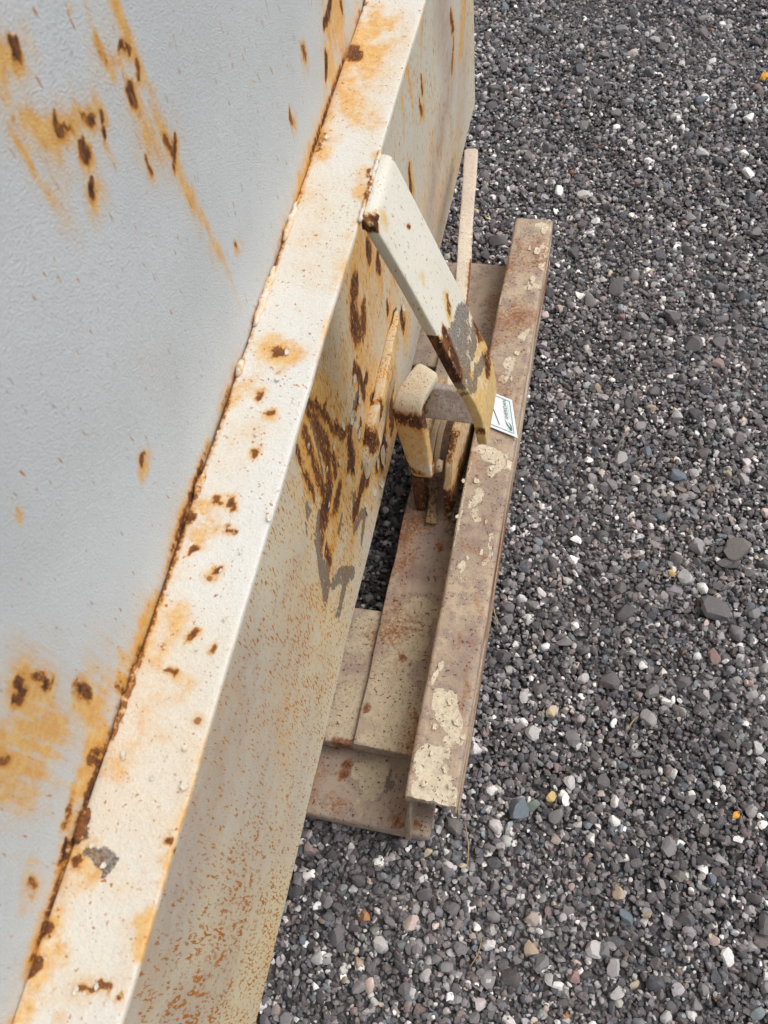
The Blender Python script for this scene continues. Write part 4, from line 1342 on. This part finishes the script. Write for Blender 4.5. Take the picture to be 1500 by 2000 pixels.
for i, (y, z, s) in enumerate(FLAKES_WALL):
    paint_flake((WX + 0.0006, y, z), (0, 1, 0), (0, 0, 1), (1, 0, 0), s, M_WALL, box, 500 + i, (0, 0.2, 0, 0), 0.7)
for i, (x, y, s) in enumerate(FLAKES_RIB):
    paint_flake((x, y, ZR + 0.0006), (1, 0, 0), (0, 1, 0), (0, 0, 1), s, M_RIB, box, 600 + i, (0, 0.15, 0, 0))

# rest of the container: end walls, sloping back, floor, top rim
DX = -1.30
for yy in (Y0, Y1 - 0.006):
    o = mesh_obj('end_wall', [(WX - 0.008, yy, ZB), (WX - 0.008, yy, ZT), (DX - 0.25, yy, ZT), (DX, yy, ZB), (WX - 0.008, yy + 0.006, ZB), (WX - 0.008, yy + 0.006, ZT), (DX - 0.25, yy + 0.006, ZT), (DX, yy + 0.006, ZB)],
                 [(0, 1, 2, 3), (7, 6, 5, 4), (0, 4, 5, 1), (1, 5, 6, 2), (2, 6, 7, 3), (3, 7, 4, 0)], M_WALL, box, smooth=False)
    paint(o, [], [1, 2], base=(0, 0.2, 0.1, 0))
o = mesh_obj('back_wall', [(DX, Y0 + 0.008, ZB), (DX, Y1 - 0.008, ZB), (DX - 0.25, Y1 - 0.008, ZT), (DX - 0.25, Y0 + 0.008, ZT), (DX - 0.006, Y0 + 0.008, ZB), (DX - 0.006, Y1 - 0.008, ZB), (DX - 0.256, Y1 - 0.008, ZT), (DX - 0.256, Y0 + 0.008, ZT)],
             [(0, 1, 2, 3), (7, 6, 5, 4), (0, 4, 5, 1), (1, 5, 6, 2), (2, 6, 7, 3), (3, 7, 4, 0)], M_WALL, box, smooth=False)
paint(o, [], [1, 2], base=(0, 0.2, 0.1, 0))
o = slab('floor_sheet', (DX + 0.002, Y0 + 0.008, ZB + 0.002), (WX - 0.008, Y1 - 0.008, ZB + 0.008), M_WALL, box, step=0.4, r=0)
paint(o, [], [0, 1], base=(0.3, 0.4, 0.3, 0))
rim = tube('top_rim', [(WX, Y0, ZT + 0.012), (WX, Y1, ZT + 0.012), (DX - 0.25, Y1, ZT + 0.012), (DX - 0.25, Y0, ZT + 0.012), (WX, Y0 + 0.001, ZT + 0.012)], 0.014, M_RIB, box, 8)
paint(rim, [], [0, 1], base=(0, 0.2, 0, 0))

# ------------------------------------------------------------------ the base frame
RX0, RX1 = -0.1595, -0.0795        # rail
RZ0, RZ1 = 0.065, 0.210
RY0, RY1 = 0.201, 1.407
base = empty('base_frame', (-0.6, 0.8, 0.0), 'dusty brown steel base frame with fork pockets and channel rail under the container', 'frame')

# front rail: an inverted channel with long flanges
def channel(name):
    tk, ro = 0.009, 0.007
    prof = []

    def arc(cx, cz, a0, a1, rad, k=5):
        for i in range(k + 1):
            a = R(a0 + (a1 - a0) * i / k)
            prof.append((cx + rad * math.cos(a), cz + rad * math.sin(a)))
    def line(x0, z0, x1, z1, k):
        for i in range(1, k):
            prof.append((x0 + (x1 - x0) * i / k, z0 + (z1 - z0) * i / k))
    prof.append((RX0, RZ0))
    line(RX0, RZ0, RX0, RZ1 - ro, 14)
    arc(RX0 + ro, RZ1 - ro, 180, 90, ro)
    line(RX0 + ro, RZ1, RX1 - ro, RZ1, 14)
    arc(RX1 - ro, RZ1 - ro, 90, 0, ro)
    line(RX1, RZ1 - ro, RX1, RZ0, 14)
    prof += [(RX1, RZ0), (RX1 - tk, RZ0), (RX1 - tk, RZ1 - tk), (RX0 + tk, RZ1 - tk), (RX0 + tk, RZ0)]
    prof = np.array(prof)
    ys = np.linspace(RY0, RY1, 220)
    m = len(prof)
    V = []
    for y in ys:
        V.append(np.stack([prof[:, 0], np.full(m, y), prof[:, 1]], 1))
    V = np.concatenate(V)
    # flame-cut, battered ends and a slightly dished, pitted top
    endn = np.clip((RY0 + 0.02 - V[:, 1]) / 0.02, 0, 1)
    V[:, 1] += endn * (0.008 * fbm(V, 101, 14, 3) - 0.35 * np.clip(RZ1 - V[:, 2], 0, 0.2) * (V[:, 0] < RX0 + 0.02))
    endf = np.clip((V[:, 1] - RY1 + 0.02) / 0.02, 0, 1)
    V[:, 1] += endf * 0.004 * fbm(V, 102, 9, 3)
    top = np.clip((V[:, 2] - RZ1 + 0.02) / 0.02, 0, 1)
    V[:, 2] += top * (0.0012 * fbm(V, 103, 7, 3) - 0.004 * np.clip((0.30 - V[:, 1]) / 0.10, 0, 1) * (1 + 1.2 * fbm(V, 104, 18, 3)))
    V[:, 0] += 0.0012 * fbm(V, 105, 3, 3)
    lean = np.clip((V[:, 1] - 0.95) / 0.4, 0, 1)
    V[:, 0] += lean * 0.002
    F = []
    for i in range(len(ys) - 1):
        for k in range(m):
            F.append((i * m + k, i * m + (k + 1) % m, (i + 1) * m + (k + 1) % m, (i + 1) * m + k))
    F.append(tuple(range(m))[::-1])
    F.append(tuple((len(ys) - 1) * m + k for k in range(m)))
    o = mesh_obj(name, V, F, M_BASE, base)
    o.data.set_sharp_from_angle(angle=R(50))
    return o


rail = channel('front_rail')


def rail_extra(p, w):
    side = np.clip((RZ1 - 0.012 - p[:, 2]) / 0.01, 0, 1)
    right = side * (p[:, 0] > -0.10)
    w[:, 1] = np.maximum(w[:, 1] * (1 - right), right * np.clip(0.45 + 0.5 * fbm(p * np.array([1, 0.5, 4]), 111, 6, 3), 0, 0.9))
    w[:, 0] = np.maximum(w[:, 0], right * np.clip(0.25 + 0.5 * fbm(p * np.array([1, 0.4, 5]), 113, 8, 3), 0, 0.8))
    w[:, 0] = np.maximum(w[:, 0], np.clip(0.17 + 0.32 * fbm(p, 115, 6, 3), 0, 0.46))
    w[:, 1] = np.maximum(w[:, 1], np.clip(0.10 + 0.38 * fbm(p, 116, 7, 4), 0, 0.47))
    ce = np.exp(-np.abs(p[:, 0] - RX0 - 0.004) / 0.004) * np.clip(0.3 + 0.8 * fbm(p, 117, 3, 3), 0, 0.9)
    w[:, 1] = np.maximum(w[:, 1], ce)
    return w


paint(rail, MARKS_RAIL, [0, 1], extra=rail_extra)

for i, (x, y, s) in enumerate(FLAKES_RAIL):
    paint_flake((x, y, RZ1 + 0.0005), (1, 0, 0), (0, 1, 0), (0, 0, 1), s, M_BASE, base, 700 + i, (0, 1.1, 0, 0))

# fork pockets: body with a foot in front, pad on top
def pocket(y0, y1, padl, padh, marks):
    def wp(V):
        V = V.copy()
        V[:, 2] += np.where(V[:, 2] > 0.03, 0.0012 * fbm(V, 121, 4, 3), 0)
        V[:, 1] += 0.0015 * fbm(V, 122, 4, 3)
        return V
    b = slab('fork_pocket', (-1.25, y0, 0.006), (-0.124, y1, RZ0 - 0.0015), M_PLATE, base, steps=(0.009, 0.008, 0.03), r=0.011, warp=wp)

    def ex(p, w):
        w[:, 1] = np.maximum(w[:, 1], np.clip(0.02 + 0.36 * fbm(p, 131, 4, 3), 0, 0.5))
        w[:, 0] = np.maximum(w[:, 0], np.clip(0.06 + 0.3 * fbm(p, 132, 5, 3), 0, 0.42))
        return w
    paint(b, marks, [0, 1], extra=ex)
    pd = slab('pocket_pad', (-1.2, padl, RZ0), (-0.166, padh, 0.110), M_PLATE, base, steps=(0.009, 0.008, 0.02), r=0.005, warp=wp)
    paint(pd, [('g', [(-0.30, 0.30), (-0.29, 0.36)], 0.03, 0.9), ('g', [(-0.30, 0.46), (-0.28, 0.50)], 0.03, 0.9), ('r', [(-0.30, 0.278), (-0.28, 0.28)], 0.008, 0.6)], [0, 1], extra=ex)
    return b


pocket(0.160, 0.520, 0.276, 0.521, MARKS_FOOT)
pocket(1.074, 1.395, 1.072, 1.362, [])

# lengthways plate between the rail and the container
def plate_warp(V):
    V = V.copy()
    V[:, 2] += np.where(V[:, 2] > 0.116, 0.0011 * fbm(V, 141, 5, 3), 0)
    V[:, 0] += np.where(V[:, 0] < -0.26, 0.0014 * fbm(V, 142, 6, 3), 0)
    return V


pl = slab('base_plate', (-0.270, 0.277, 0.1115), (-0.163, 1.355, 0.120), M_PLATE, base, steps=(0.006, 0.006, 0.01), r=0.002, warp=plate_warp)


def plate_extra(p, w):
    w[:, 1] = np.maximum(w[:, 1], np.clip((0.52 - p[:, 1]) / 0.1, 0, 1) * np.clip(0.48 + 0.35 * fbm(p, 151, 7, 3), 0, 0.9))
    w[:, 0] = np.maximum(w[:, 0], np.clip(0.14 + 0.3 * fbm(p, 153, 6, 3), 0, 0.42))
    return w


paint(pl, MARKS_PLATE, [0, 1], extra=plate_extra)

# bearers that carry the container on the pockets
for xx in (-0.40, -1.15):  # unseen; the front one is set forward to block light under the container
    o = slab('bearer', (xx - 0.04, 0.18, 0.1115), (xx + 0.04, 1.37, ZB - 0.001), M_PLATE, base, step=0.05, r=0.004)
    paint(o, [], [0, 1], base=(0.2, 0, 0.2, 0))
o = slab('rear_rail', (-1.262, 0.2, RZ0), (-1.19, 1.40, 0.109), M_PLATE, base, step=0.05, r=0.004)
paint(o, [], [0, 1], base=(0.2, 0, 0.2, 0))

# ---- latch: two bracket cheeks on the plate, hook, link, springs, release handle
def cheek(x0, x1, prof, rustmarks, mat, skew=0.0):
    """upright plate across X, outline in (y, z)"""
    bm = bmesh.new()
    a = [bm.verts.new((x0, y, z)) for y, z in prof]
    b = [bm.verts.new((x1, y, z)) for y, z in prof]
    k = len(prof)
    bm.faces.new(a[::-1])
    bm.faces.new(b)
    for i in range(k):
        bm.faces.new((a[i], a[(i + 1) % k], b[(i + 1) % k], b[i]))
    bmesh.ops.recalc_face_normals(bm, faces=bm.faces)
    bmesh.ops.bevel(bm, geom=list(bm.edges), offset=0.0022, segments=2, affect='EDGES')
    bmesh.ops.triangulate(bm, faces=[f for f in bm.faces if len(f.verts) > 4])
    for _ in range(3):
        bmesh.ops.subdivide_edges(bm, edges=[e for e in bm.edges if e.calc_length() > 0.012], cuts=1, use_grid_fill=True)
    bmesh.ops.triangulate(bm, faces=[f for f in bm.faces if len(f.verts) > 4])
    for v in bm.verts:
        v.co.x += (v.co.y - 0.73) * skew
        q = np.array([v.co[:]])
        v.co.x += 0.001 * fbm(q, 161, 12, 2)[0]
    me = bpy.data.meshes.new('bracket')
    bm.to_mesh(me)
    bm.free()
    me.polygons.foreach_set('use_smooth', [True] * len(me.polygons))
    me.set_sharp_from_angle(angle=R(40))
    me.materials.append(mat)
    o = link(bpy.data.objects.new('bracket', me), base)
    paint(o, rustmarks, [1, 2], base=(0.30, 0.35, 0, 0))
    return o


cheek(-0.194, -0.181, [(0.732, 0.1195), (0.985, 0.1195), (0.985, 0.235), (0.90, 0.300), (0.80, 0.292), (0.756, 0.262), (0.728, 0.200)], [('r', [(0.73, 0.12), (0.735, 0.2)], 0.012, 0.7), ('r', [(0.80, 0.15), (0.80, 0.2)], 0.015, 0.6), ('r', [(0.74, 0.26), (0.80, 0.29)], 0.01, 0.6)], M_LATCH, 0.085)
cheek(-0.251, -0.231, [(0.728, 0.1195), (0.97, 0.1195), (0.97, 0.215), (0.90, 0.262), (0.77, 0.262), (0.735, 0.235)], [('r', [(0.72, 0.12), (0.74, 0.22)], 0.05, 0.8)], M_LATCH)

def bend_bar(name, pts, widths, thick, mat, marks, base_w, parent, wdir, n=60):
    """a bar of rounded section swept along pts; wdir is the direction of its width"""
    pts = np.array(pts, float)
    for _ in range(3):                        # corner cutting gives soft bends
        q = [pts[0]]
        for a, b in zip(pts[:-1], pts[1:]):
            q += [a * 0.75 + b * 0.25, a * 0.25 + b * 0.75]
        q.append(pts[-1])
        pts = np.array(q)
    d = np.concatenate([[0], np.cumsum(np.linalg.norm(np.diff(pts, axis=0), axis=1))])
    u = np.linspace(0, d[-1], n)
    c = np.stack([np.interp(u, d, pts[:, i]) for i in range(3)], 1)
    t = np.gradient(c, axis=0)
    t /= np.linalg.norm(t, axis=1)[:, None]
    wd = np.array(wdir, float)
    W = wd - t * (t @ wd)[:, None]
    W /= np.linalg.norm(W, axis=1)[:, None]
    N = np.cross(t, W)
    w = np.interp(u / d[-1], np.linspace(0, 1, len(widths)), widths)
    th = np.full(n, thick)
    e = np.minimum(u, d[-1] - u)
    cap = np.sqrt(np.clip(1 - (1 - np.clip(e / 0.011, 0.02, 1)) ** 2, 0, 1))
    K = 20
    V, F = [], []
    for k in range(K):
        a = 2 * math.pi * k / K
        ca, sa = math.cos(a), math.sin(a)
        sx = math.copysign(abs(ca) ** 0.28, ca)
        sy = math.copysign(abs(sa) ** 0.28, sa)
        V.append(c + W * (w / 2 * sx * (0.45 + 0.55 * cap))[:, None] + N * (th / 2 * sy * cap)[:, None])
    V = np.stack(V, 1).reshape(-1, 3)
    for i in range(n - 1):
        for k in range(K):
            F.append((i * K + k, i * K + (k + 1) % K, (i + 1) * K + (k + 1) % K, (i + 1) * K + k))
    F.append(tuple(range(K))[::-1])
    F.append(tuple((n - 1) * K + k for k in range(K)))
    V = V + 0.0009 * np.stack([fbm(V, 171 + i, 10, 2) for i in range(3)], 1)
    o = mesh_obj(name, V, F, mat, parent)
    bm = bmesh.new()
    bm.from_mesh(o.data)
    bmesh.ops.recalc_face_normals(bm, faces=bm.faces)
    bm.to_mesh(o.data)
    bm.free()
    paint(o, marks, [1, 2], base=base_w)
    return o


hook = bend_bar('latch_hook', [(-0.226, 0.738, 0.245), (-0.231, 0.742, 0.275), (-0.249, 0.770, 0.375), (-0.251, 0.775, 0.408), (-0.236, 0.815, 0.418), (-0.224, 0.838, 0.420)], [0.036, 0.044, 0.050, 0.050, 0.046, 0.040], 0.022, M_LATCH,
                [('r', [(0.767, 0.385), (0.775, 0.36)], 0.016, 1.0), ('r', [(0.775, 0.40), (0.78, 0.39)], 0.010, 0.85), ('r', [(0.735, 0.262), (0.745, 0.275)], 0.010, 0.7), ('g', [(0.765, 0.36), (0.75, 0.31)], 0.03, 0.95), ('g', [(0.735, 0.25), (0.745, 0.26)], 0.016, 0.8)],
                (0.08, 0.25, 0, 0), base, (1.0, -0.10, 0.0))
bolt = tube('bolt', [(-0.214, 0.752, 0.258), (-0.206, 0.752, 0.258), (-0.205, 0.752, 0.258), (-0.196, 0.752, 0.258)], [0.004, 0.012, 0.013, 0.010], M_BARE, hook, 12)
bolt.matrix_parent_inverse = Matrix.Identity(4)
paint(bolt, [], [1, 2], base=(0.25, 0.3, 0, 0))
linkb = slab('link_bar', (-0.247, 0.786, 0.350), (-0.142, 0.800, 0.396), M_BARE, base, step=0.005, r=0.003,
             warp=lambda V: np.stack([V[:, 0], V[:, 1] + (V[:, 2] - 0.35) * 0.7, V[:, 2]], 1) + 0.0008 * np.stack([fbm(V, 181 + i, 9, 2) for i in range(3)], 1))
paint(linkb, [('r', [(-0.24, 0.356), (-0.235, 0.39)], 0.014, 0.7), ('r', [(-0.12, 0.36), (-0.11, 0.39)], 0.014, 0.7), ('g', [(-0.20, 0.38), (-0.16, 0.37)], 0.03, 0.5)], [0, 2], base=(0.05, 0.25, 0, 0))
for k, (dx, dy, dz) in enumerate(((0, 0, 0), (0.011, 0.006, -0.002))):
    sp = bend_bar('spring_leaf', [(-0.222 + dx, 0.745 + dy, 0.235 + dz), (-0.219 + dx, 0.785 + dy, 0.285 + dz), (-0.212 + dx, 0.835 + dy, 0.302 + dz), (-0.203 + dx, 0.885 + dy, 0.300 + dz)], [0.009, 0.010, 0.009], 0.005, M_BARE, [], (0.2, 0.2, 0, 0), base, (1, 0, 0), 30)
handle = bend_bar('release_handle', [(-0.197, 0.880, 0.300), (-0.224, 1.15, 0.302), (-0.2555, 1.42, 0.303), (-0.2640, 1.497, 0.303)], [0.026, 0.027, 0.027, 0.028], 0.016, M_HANDLE,
                  [('r', [(1.02, 0.30), (1.16, 0.30)], 0.012, 0.0)], (0.05, 0.2, 0, 0), base, (1, 0.09, 0))


def handle_rust():
    p = coords(handle)
    c = np.interp(p[:, 1], [0.88, 1.15, 1.497], [-0.197, -0.224, -0.264])
    edge = np.clip((p[:, 0] - c - 0.0085) / 0.003, 0, 1)
    run = np.clip(0.1 + 0.55 * fbm(p, 191, 5, 3), 0, 0.8)
    solid = np.clip((1.20 - p[:, 1]) / 0.03, 0, 1)
    w = np.zeros((len(p), 4))
    w[:, 0] = np.maximum(edge * np.maximum(run, solid * 0.95), 0.06)
    w[:, 1] = np.clip(0.15 + 0.3 * fbm(p, 193, 5, 3), 0, 0.5)
    handle.data.color_attributes['wear'].data.foreach_set('color', w.astype(np.float32).ravel())


handle_rust()

# loose rust flake and crumbs of dirt caught beside the bracket
def flake_warp(V):
    V = V.copy()
    V[:, 2] += (V[:, 1] - 0.70) * 0.28 + 0.003 * fbm(V, 201, 20, 3)
    V[:, 0] += 0.003 * fbm(V, 202, 16, 3) + (V[:, 1] - 0.70) * -0.15
    return V


fl = slab('rust_flake', (-0.222, 0.700, 0.124), (-0.203, 0.790, 0.131), M_BARE, None, step=0.005, r=0.002, warp=flake_warp)
paint(fl, [], [0, 1], base=(0.32, 0, 0, 0))
prop(fl, 'dark brown rust flake lying on the base plate between the latch brackets', 'rust flake')
dirt_m = plain('dried_dirt', (0.25, 0.21, 0.165), 0.9, 0.35, 300)
crumb = pebble_mesh('dirt_crumbs', 401, dirt_m, sub=1)
cp = np.array([v.co[:] for v in crumb.vertices])
cf = [tuple(p.vertices) for p in crumb.polygons]
V, F = [], []
for k in range(90):
    x, y = random.gauss(-0.174, 0.007), random.uniform(0.688, 0.80)
    if x > -0.1635 or (x < -0.179 and y > 0.73):
        x = random.uniform(-0.178, -0.166)
    dd = random.uniform(0.004, 0.014)
    a = random.uniform(0, 6.28)
    rot = np.array([[math.cos(a), -math.sin(a), 0], [math.sin(a), math.cos(a), 0], [0, 0, 1]])
    q = (cp * dd) @ rot.T + np.array([x, y, 0.121 + dd * 0.25 + random.uniform(0, 0.004)])
    F += [tuple(i + len(V) for i in f) for f in cf]
    V += [tuple(z) for z in q]
crumbs = mesh_obj('dirt_crumbs', V, F, dirt_m)
prop(crumbs, 'crumbs of dried dirt and grit piled beside the latch bracket', 'dirt', kind='stuff')

# ------------------------------------------------------------------ paper tag on the rail
TAG_W, TAG_H = 0.084, 0.086
BR = np.array([-0.0765, 0.856])
U = np.array([-0.948, 0.317])
Vd = np.array([-0.256, 0.967])
ZTAG = RZ1 + 0.0016


def tag_pt(u, v, lift=0.0):
    """u from the outer edge inwards, v along that edge, both 0..1"""
    xy = BR + U * (u * TAG_W) + Vd * (v * TAG_H)
    droop = max(0.0, (xy[0] + 0.083)) ** 1.0 * -0.15
    curl = 0.0025 * max(0, 1 - v * 3) * (1 - u)
    return (xy[0], xy[1], ZTAG + 0.0012 + droop + curl + lift)


tagm = plain('tag_paper', (0.82, 0.86, 0.90), 0.55)
V, F = [], []
NU = 14
for lay in (0.0, -0.0005):
    for i in range(NU + 1):
        for j in range(NU + 1):
            V.append(tag_pt(i / NU, j / NU, lay))
m2 = (NU + 1) ** 2
for i in range(NU):
    for j in range(NU):
        a = i * (NU + 1) + j
        f = (a, a + 1, a + NU + 2, a + NU + 1)
        F.append(f[::-1])
        F.append(tuple(k + m2 for k in f))
tag = mesh_obj('paper_tag', V, F, tagm)
prop(tag, 'small white printed paper tag with green border lying on the rail', 'tag')
green = plain('tag_green_ink', (0.03, 0.20, 0.15), 0.6)
pale = plain('tag_pale_green_ink', (0.45, 0.72, 0.66), 0.6)
ink = plain('tag_black_ink', (0.03, 0.025, 0.035), 0.5)


def stroke(name, pts, width, mat, lift=0.0006):
    """flat printed line on the tag; width in tag units or a list"""
    V, F = [], []
    pts = np.array(pts, float)
    t = np.gradient(pts, axis=0)
    t /= np.linalg.norm(t, axis=1)[:, None] + 1e-9
    nrm = np.stack([-t[:, 1], t[:, 0]], 1)
    w = np.array(width) if isinstance(width, (list, tuple)) else np.full(len(pts), width)
    for p, q, ww in zip(pts, nrm, w):
        for s in (-0.5, 0.5):
            a = p + q * ww * s
            V.append(tag_pt(a[0], a[1], lift))
    for i in range(len(pts) - 1):
        F.append((2 * i, 2 * i + 1, 2 * i + 3, 2 * i + 2))
    return mesh_obj(name, V, F, mat, tag, smooth=False)


for mgn, ww in ((0.075, 0.014),):
    seq = [(mgn, mgn), (1 - mgn, mgn), (1 - mgn, 1 - mgn), (mgn, 1 - mgn), (mgn, mgn)]
    pts = []
    for a, b in zip(seq[:-1], seq[1:]):
        for k in range(10):
            pts.append((a[0] + (b[0] - a[0]) * k / 10, a[1] + (b[1] - a[1]) * k / 10))
    pts.append(seq[-1])
    for k in range(4):
        stroke('border_line', pts[k * 10:k * 10 + 11], ww, green)
# pen marks
stroke('pen_line', [(0.42, 0.16), (0.46, 0.30), (0.50, 0.45), (0.55, 0.62), (0.60, 0.78)], 0.022, ink)
stroke('pen_curve', [(0.62, 0.72), (0.595, 0.60), (0.59, 0.50), (0.60, 0.42), (0.64, 0.37), (0.70, 0.36), (0.76, 0.40), (0.80, 0.48)], [0.018, 0.02, 0.024, 0.03, 0.03, 0.026, 0.022, 0.018], ink)
# leaf mark and lettering run along the outer edge
stroke('leaf_mark', [(0.14, 0.12), (0.17, 0.18), (0.21, 0.25), (0.24, 0.31), (0.26, 0.37)], [0.04, 0.04, 0.035, 0.022, 0.008], green)
stroke('leaf_mark', [(0.14, 0.12), (0.125, 0.20), (0.13, 0.27), (0.16, 0.32), (0.19, 0.33)], [0.05, 0.035, 0.028, 0.014, 0.008], green)
stroke('leaf_mark', [(0.17, 0.11), (0.22, 0.15), (0.25, 0.22), (0.265, 0.28)], 0.008, pale)
stroke('small_print', [(0.135, 0.48), (0.14, 0.80)], 0.012, pale)
cu = bpy.data.curves.new('lettering', 'FONT')
cu.body = 'SHERIDAN'
cu.size = 1.0
to = bpy.data.objects.new('lettering_source', cu)
COL.objects.link(to)
dg = bpy.context.evaluated_depsgraph_get()
tm = bpy.data.meshes.new_from_object(to.evaluated_get(dg))
bpy.data.objects.remove(to)
P = np.array([v.co[:] for v in tm.vertices])
w0 = np.ptp(P[:, 0])
vv = 0.40 + (P[:, 0] - P[:, 0].min()) / w0 * 0.50
uu = 0.17 + P[:, 1] * 0.125
lm = mesh_obj('lettering', [tag_pt(a, b, 0.0007) for a, b in zip(uu, vv)], [tuple(p.vertices) for p in tm.polygons], green, tag, smooth=False)

# ------------------------------------------------------------------ bits lying about on the gravel
straw = plain('dry_straw', (0.34, 0.25, 0.14), 0.7, 0.2)
grey_twig = plain('grey_twig', (0.30, 0.28, 0.25), 0.8, 0.3)


def needle(x0, y0, x1, y1, rad, mat, label, bow=0.01, cat='twig', name='dry_stem'):
    pts = []
    for i in range(9):
        u = i / 8
        nx, ny = -(y1 - y0), (x1 - x0)
        l = math.hypot(nx, ny)
        b = math.sin(math.pi * u) * bow
        pts.append((x0 + (x1 - x0) * u + nx / l * b, y0 + (y1 - y0) * u + ny / l * b, 0.020 + 0.003 * math.sin(u * 5)))
    o = tube(name, pts, [rad * (0.6 + 0.4 * math.sin(math.pi * (0.15 + 0.7 * i / 8))) for i in range(9)], mat, None, 6)
    return prop(o, label, cat)


needle(-0.070, 0.200, -0.055, 0.130, 0.0013, straw, 'thin tan stem on the gravel just below the near end of the rail', 0.004)
needle(-0.084, 0.604, -0.062, 0.562, 0.0015, straw, 'short brown stem against the outer side of the rail', -0.003)
needle(-0.028, -0.012, -0.016, 0.040, 0.0010, straw, 'thin tan stem curving on the gravel at the bottom of the picture', -0.005)
needle(-0.047, 2.062, -0.043, 1.990, 0.0014, grey_twig, 'thin pale stem on the far gravel beyond the rail', 0.004)
needle(0.297, 1.665, 0.314, 1.620, 0.0018, grey_twig, 'pale grey twig on the gravel right of the far rail end', 0.002)
needle(0.332, 0.704, 0.362, 0.726, 0.0014, grey_twig, 'pale stem beside the white stone at the right', 0.002)
needle(0.184, 0.407, 0.199, 0.436, 0.0013, straw, 'short tan stem on the gravel right of the rail', 0.003)
leafm = plain('orange_leaf', (0.70, 0.33, 0.04), 0.6, 0.2, 150)


def leaf(x, y, s, rot, label):
    V, F = [], []
    n = 8
    for i in range(n + 1):
        u = i / n
        w = math.sin(math.pi * u) ** 0.8 * 0.32
        for k in (-1, 0, 1):
            px, py = (u - 0.5) * s, k * w * s
            V.append((x + px * math.cos(rot) - py * math.sin(rot), y + px * math.sin(rot) + py * math.cos(rot), 0.021 + abs(k) * 0.003 + 0.002 * math.sin(u * 4)))
    for i in range(n):
        for k in range(2):
            a = i * 3 + k
            F.append((a, a + 3, a + 4, a + 1))
    o = mesh_obj('fallen_leaf', V, F, leafm)
    md = o.modifiers.new('thickness', 'SOLIDIFY')
    md.thickness = 0.0006
    return prop(o, label, 'leaf')


leaf(0.391, 2.157, 0.030, 0.1, 'small orange leaf on the far gravel at the right edge')
leaf(0.366, 0.299, 0.016, 0.9, 'tiny orange leaf fragment on the near gravel at the right')
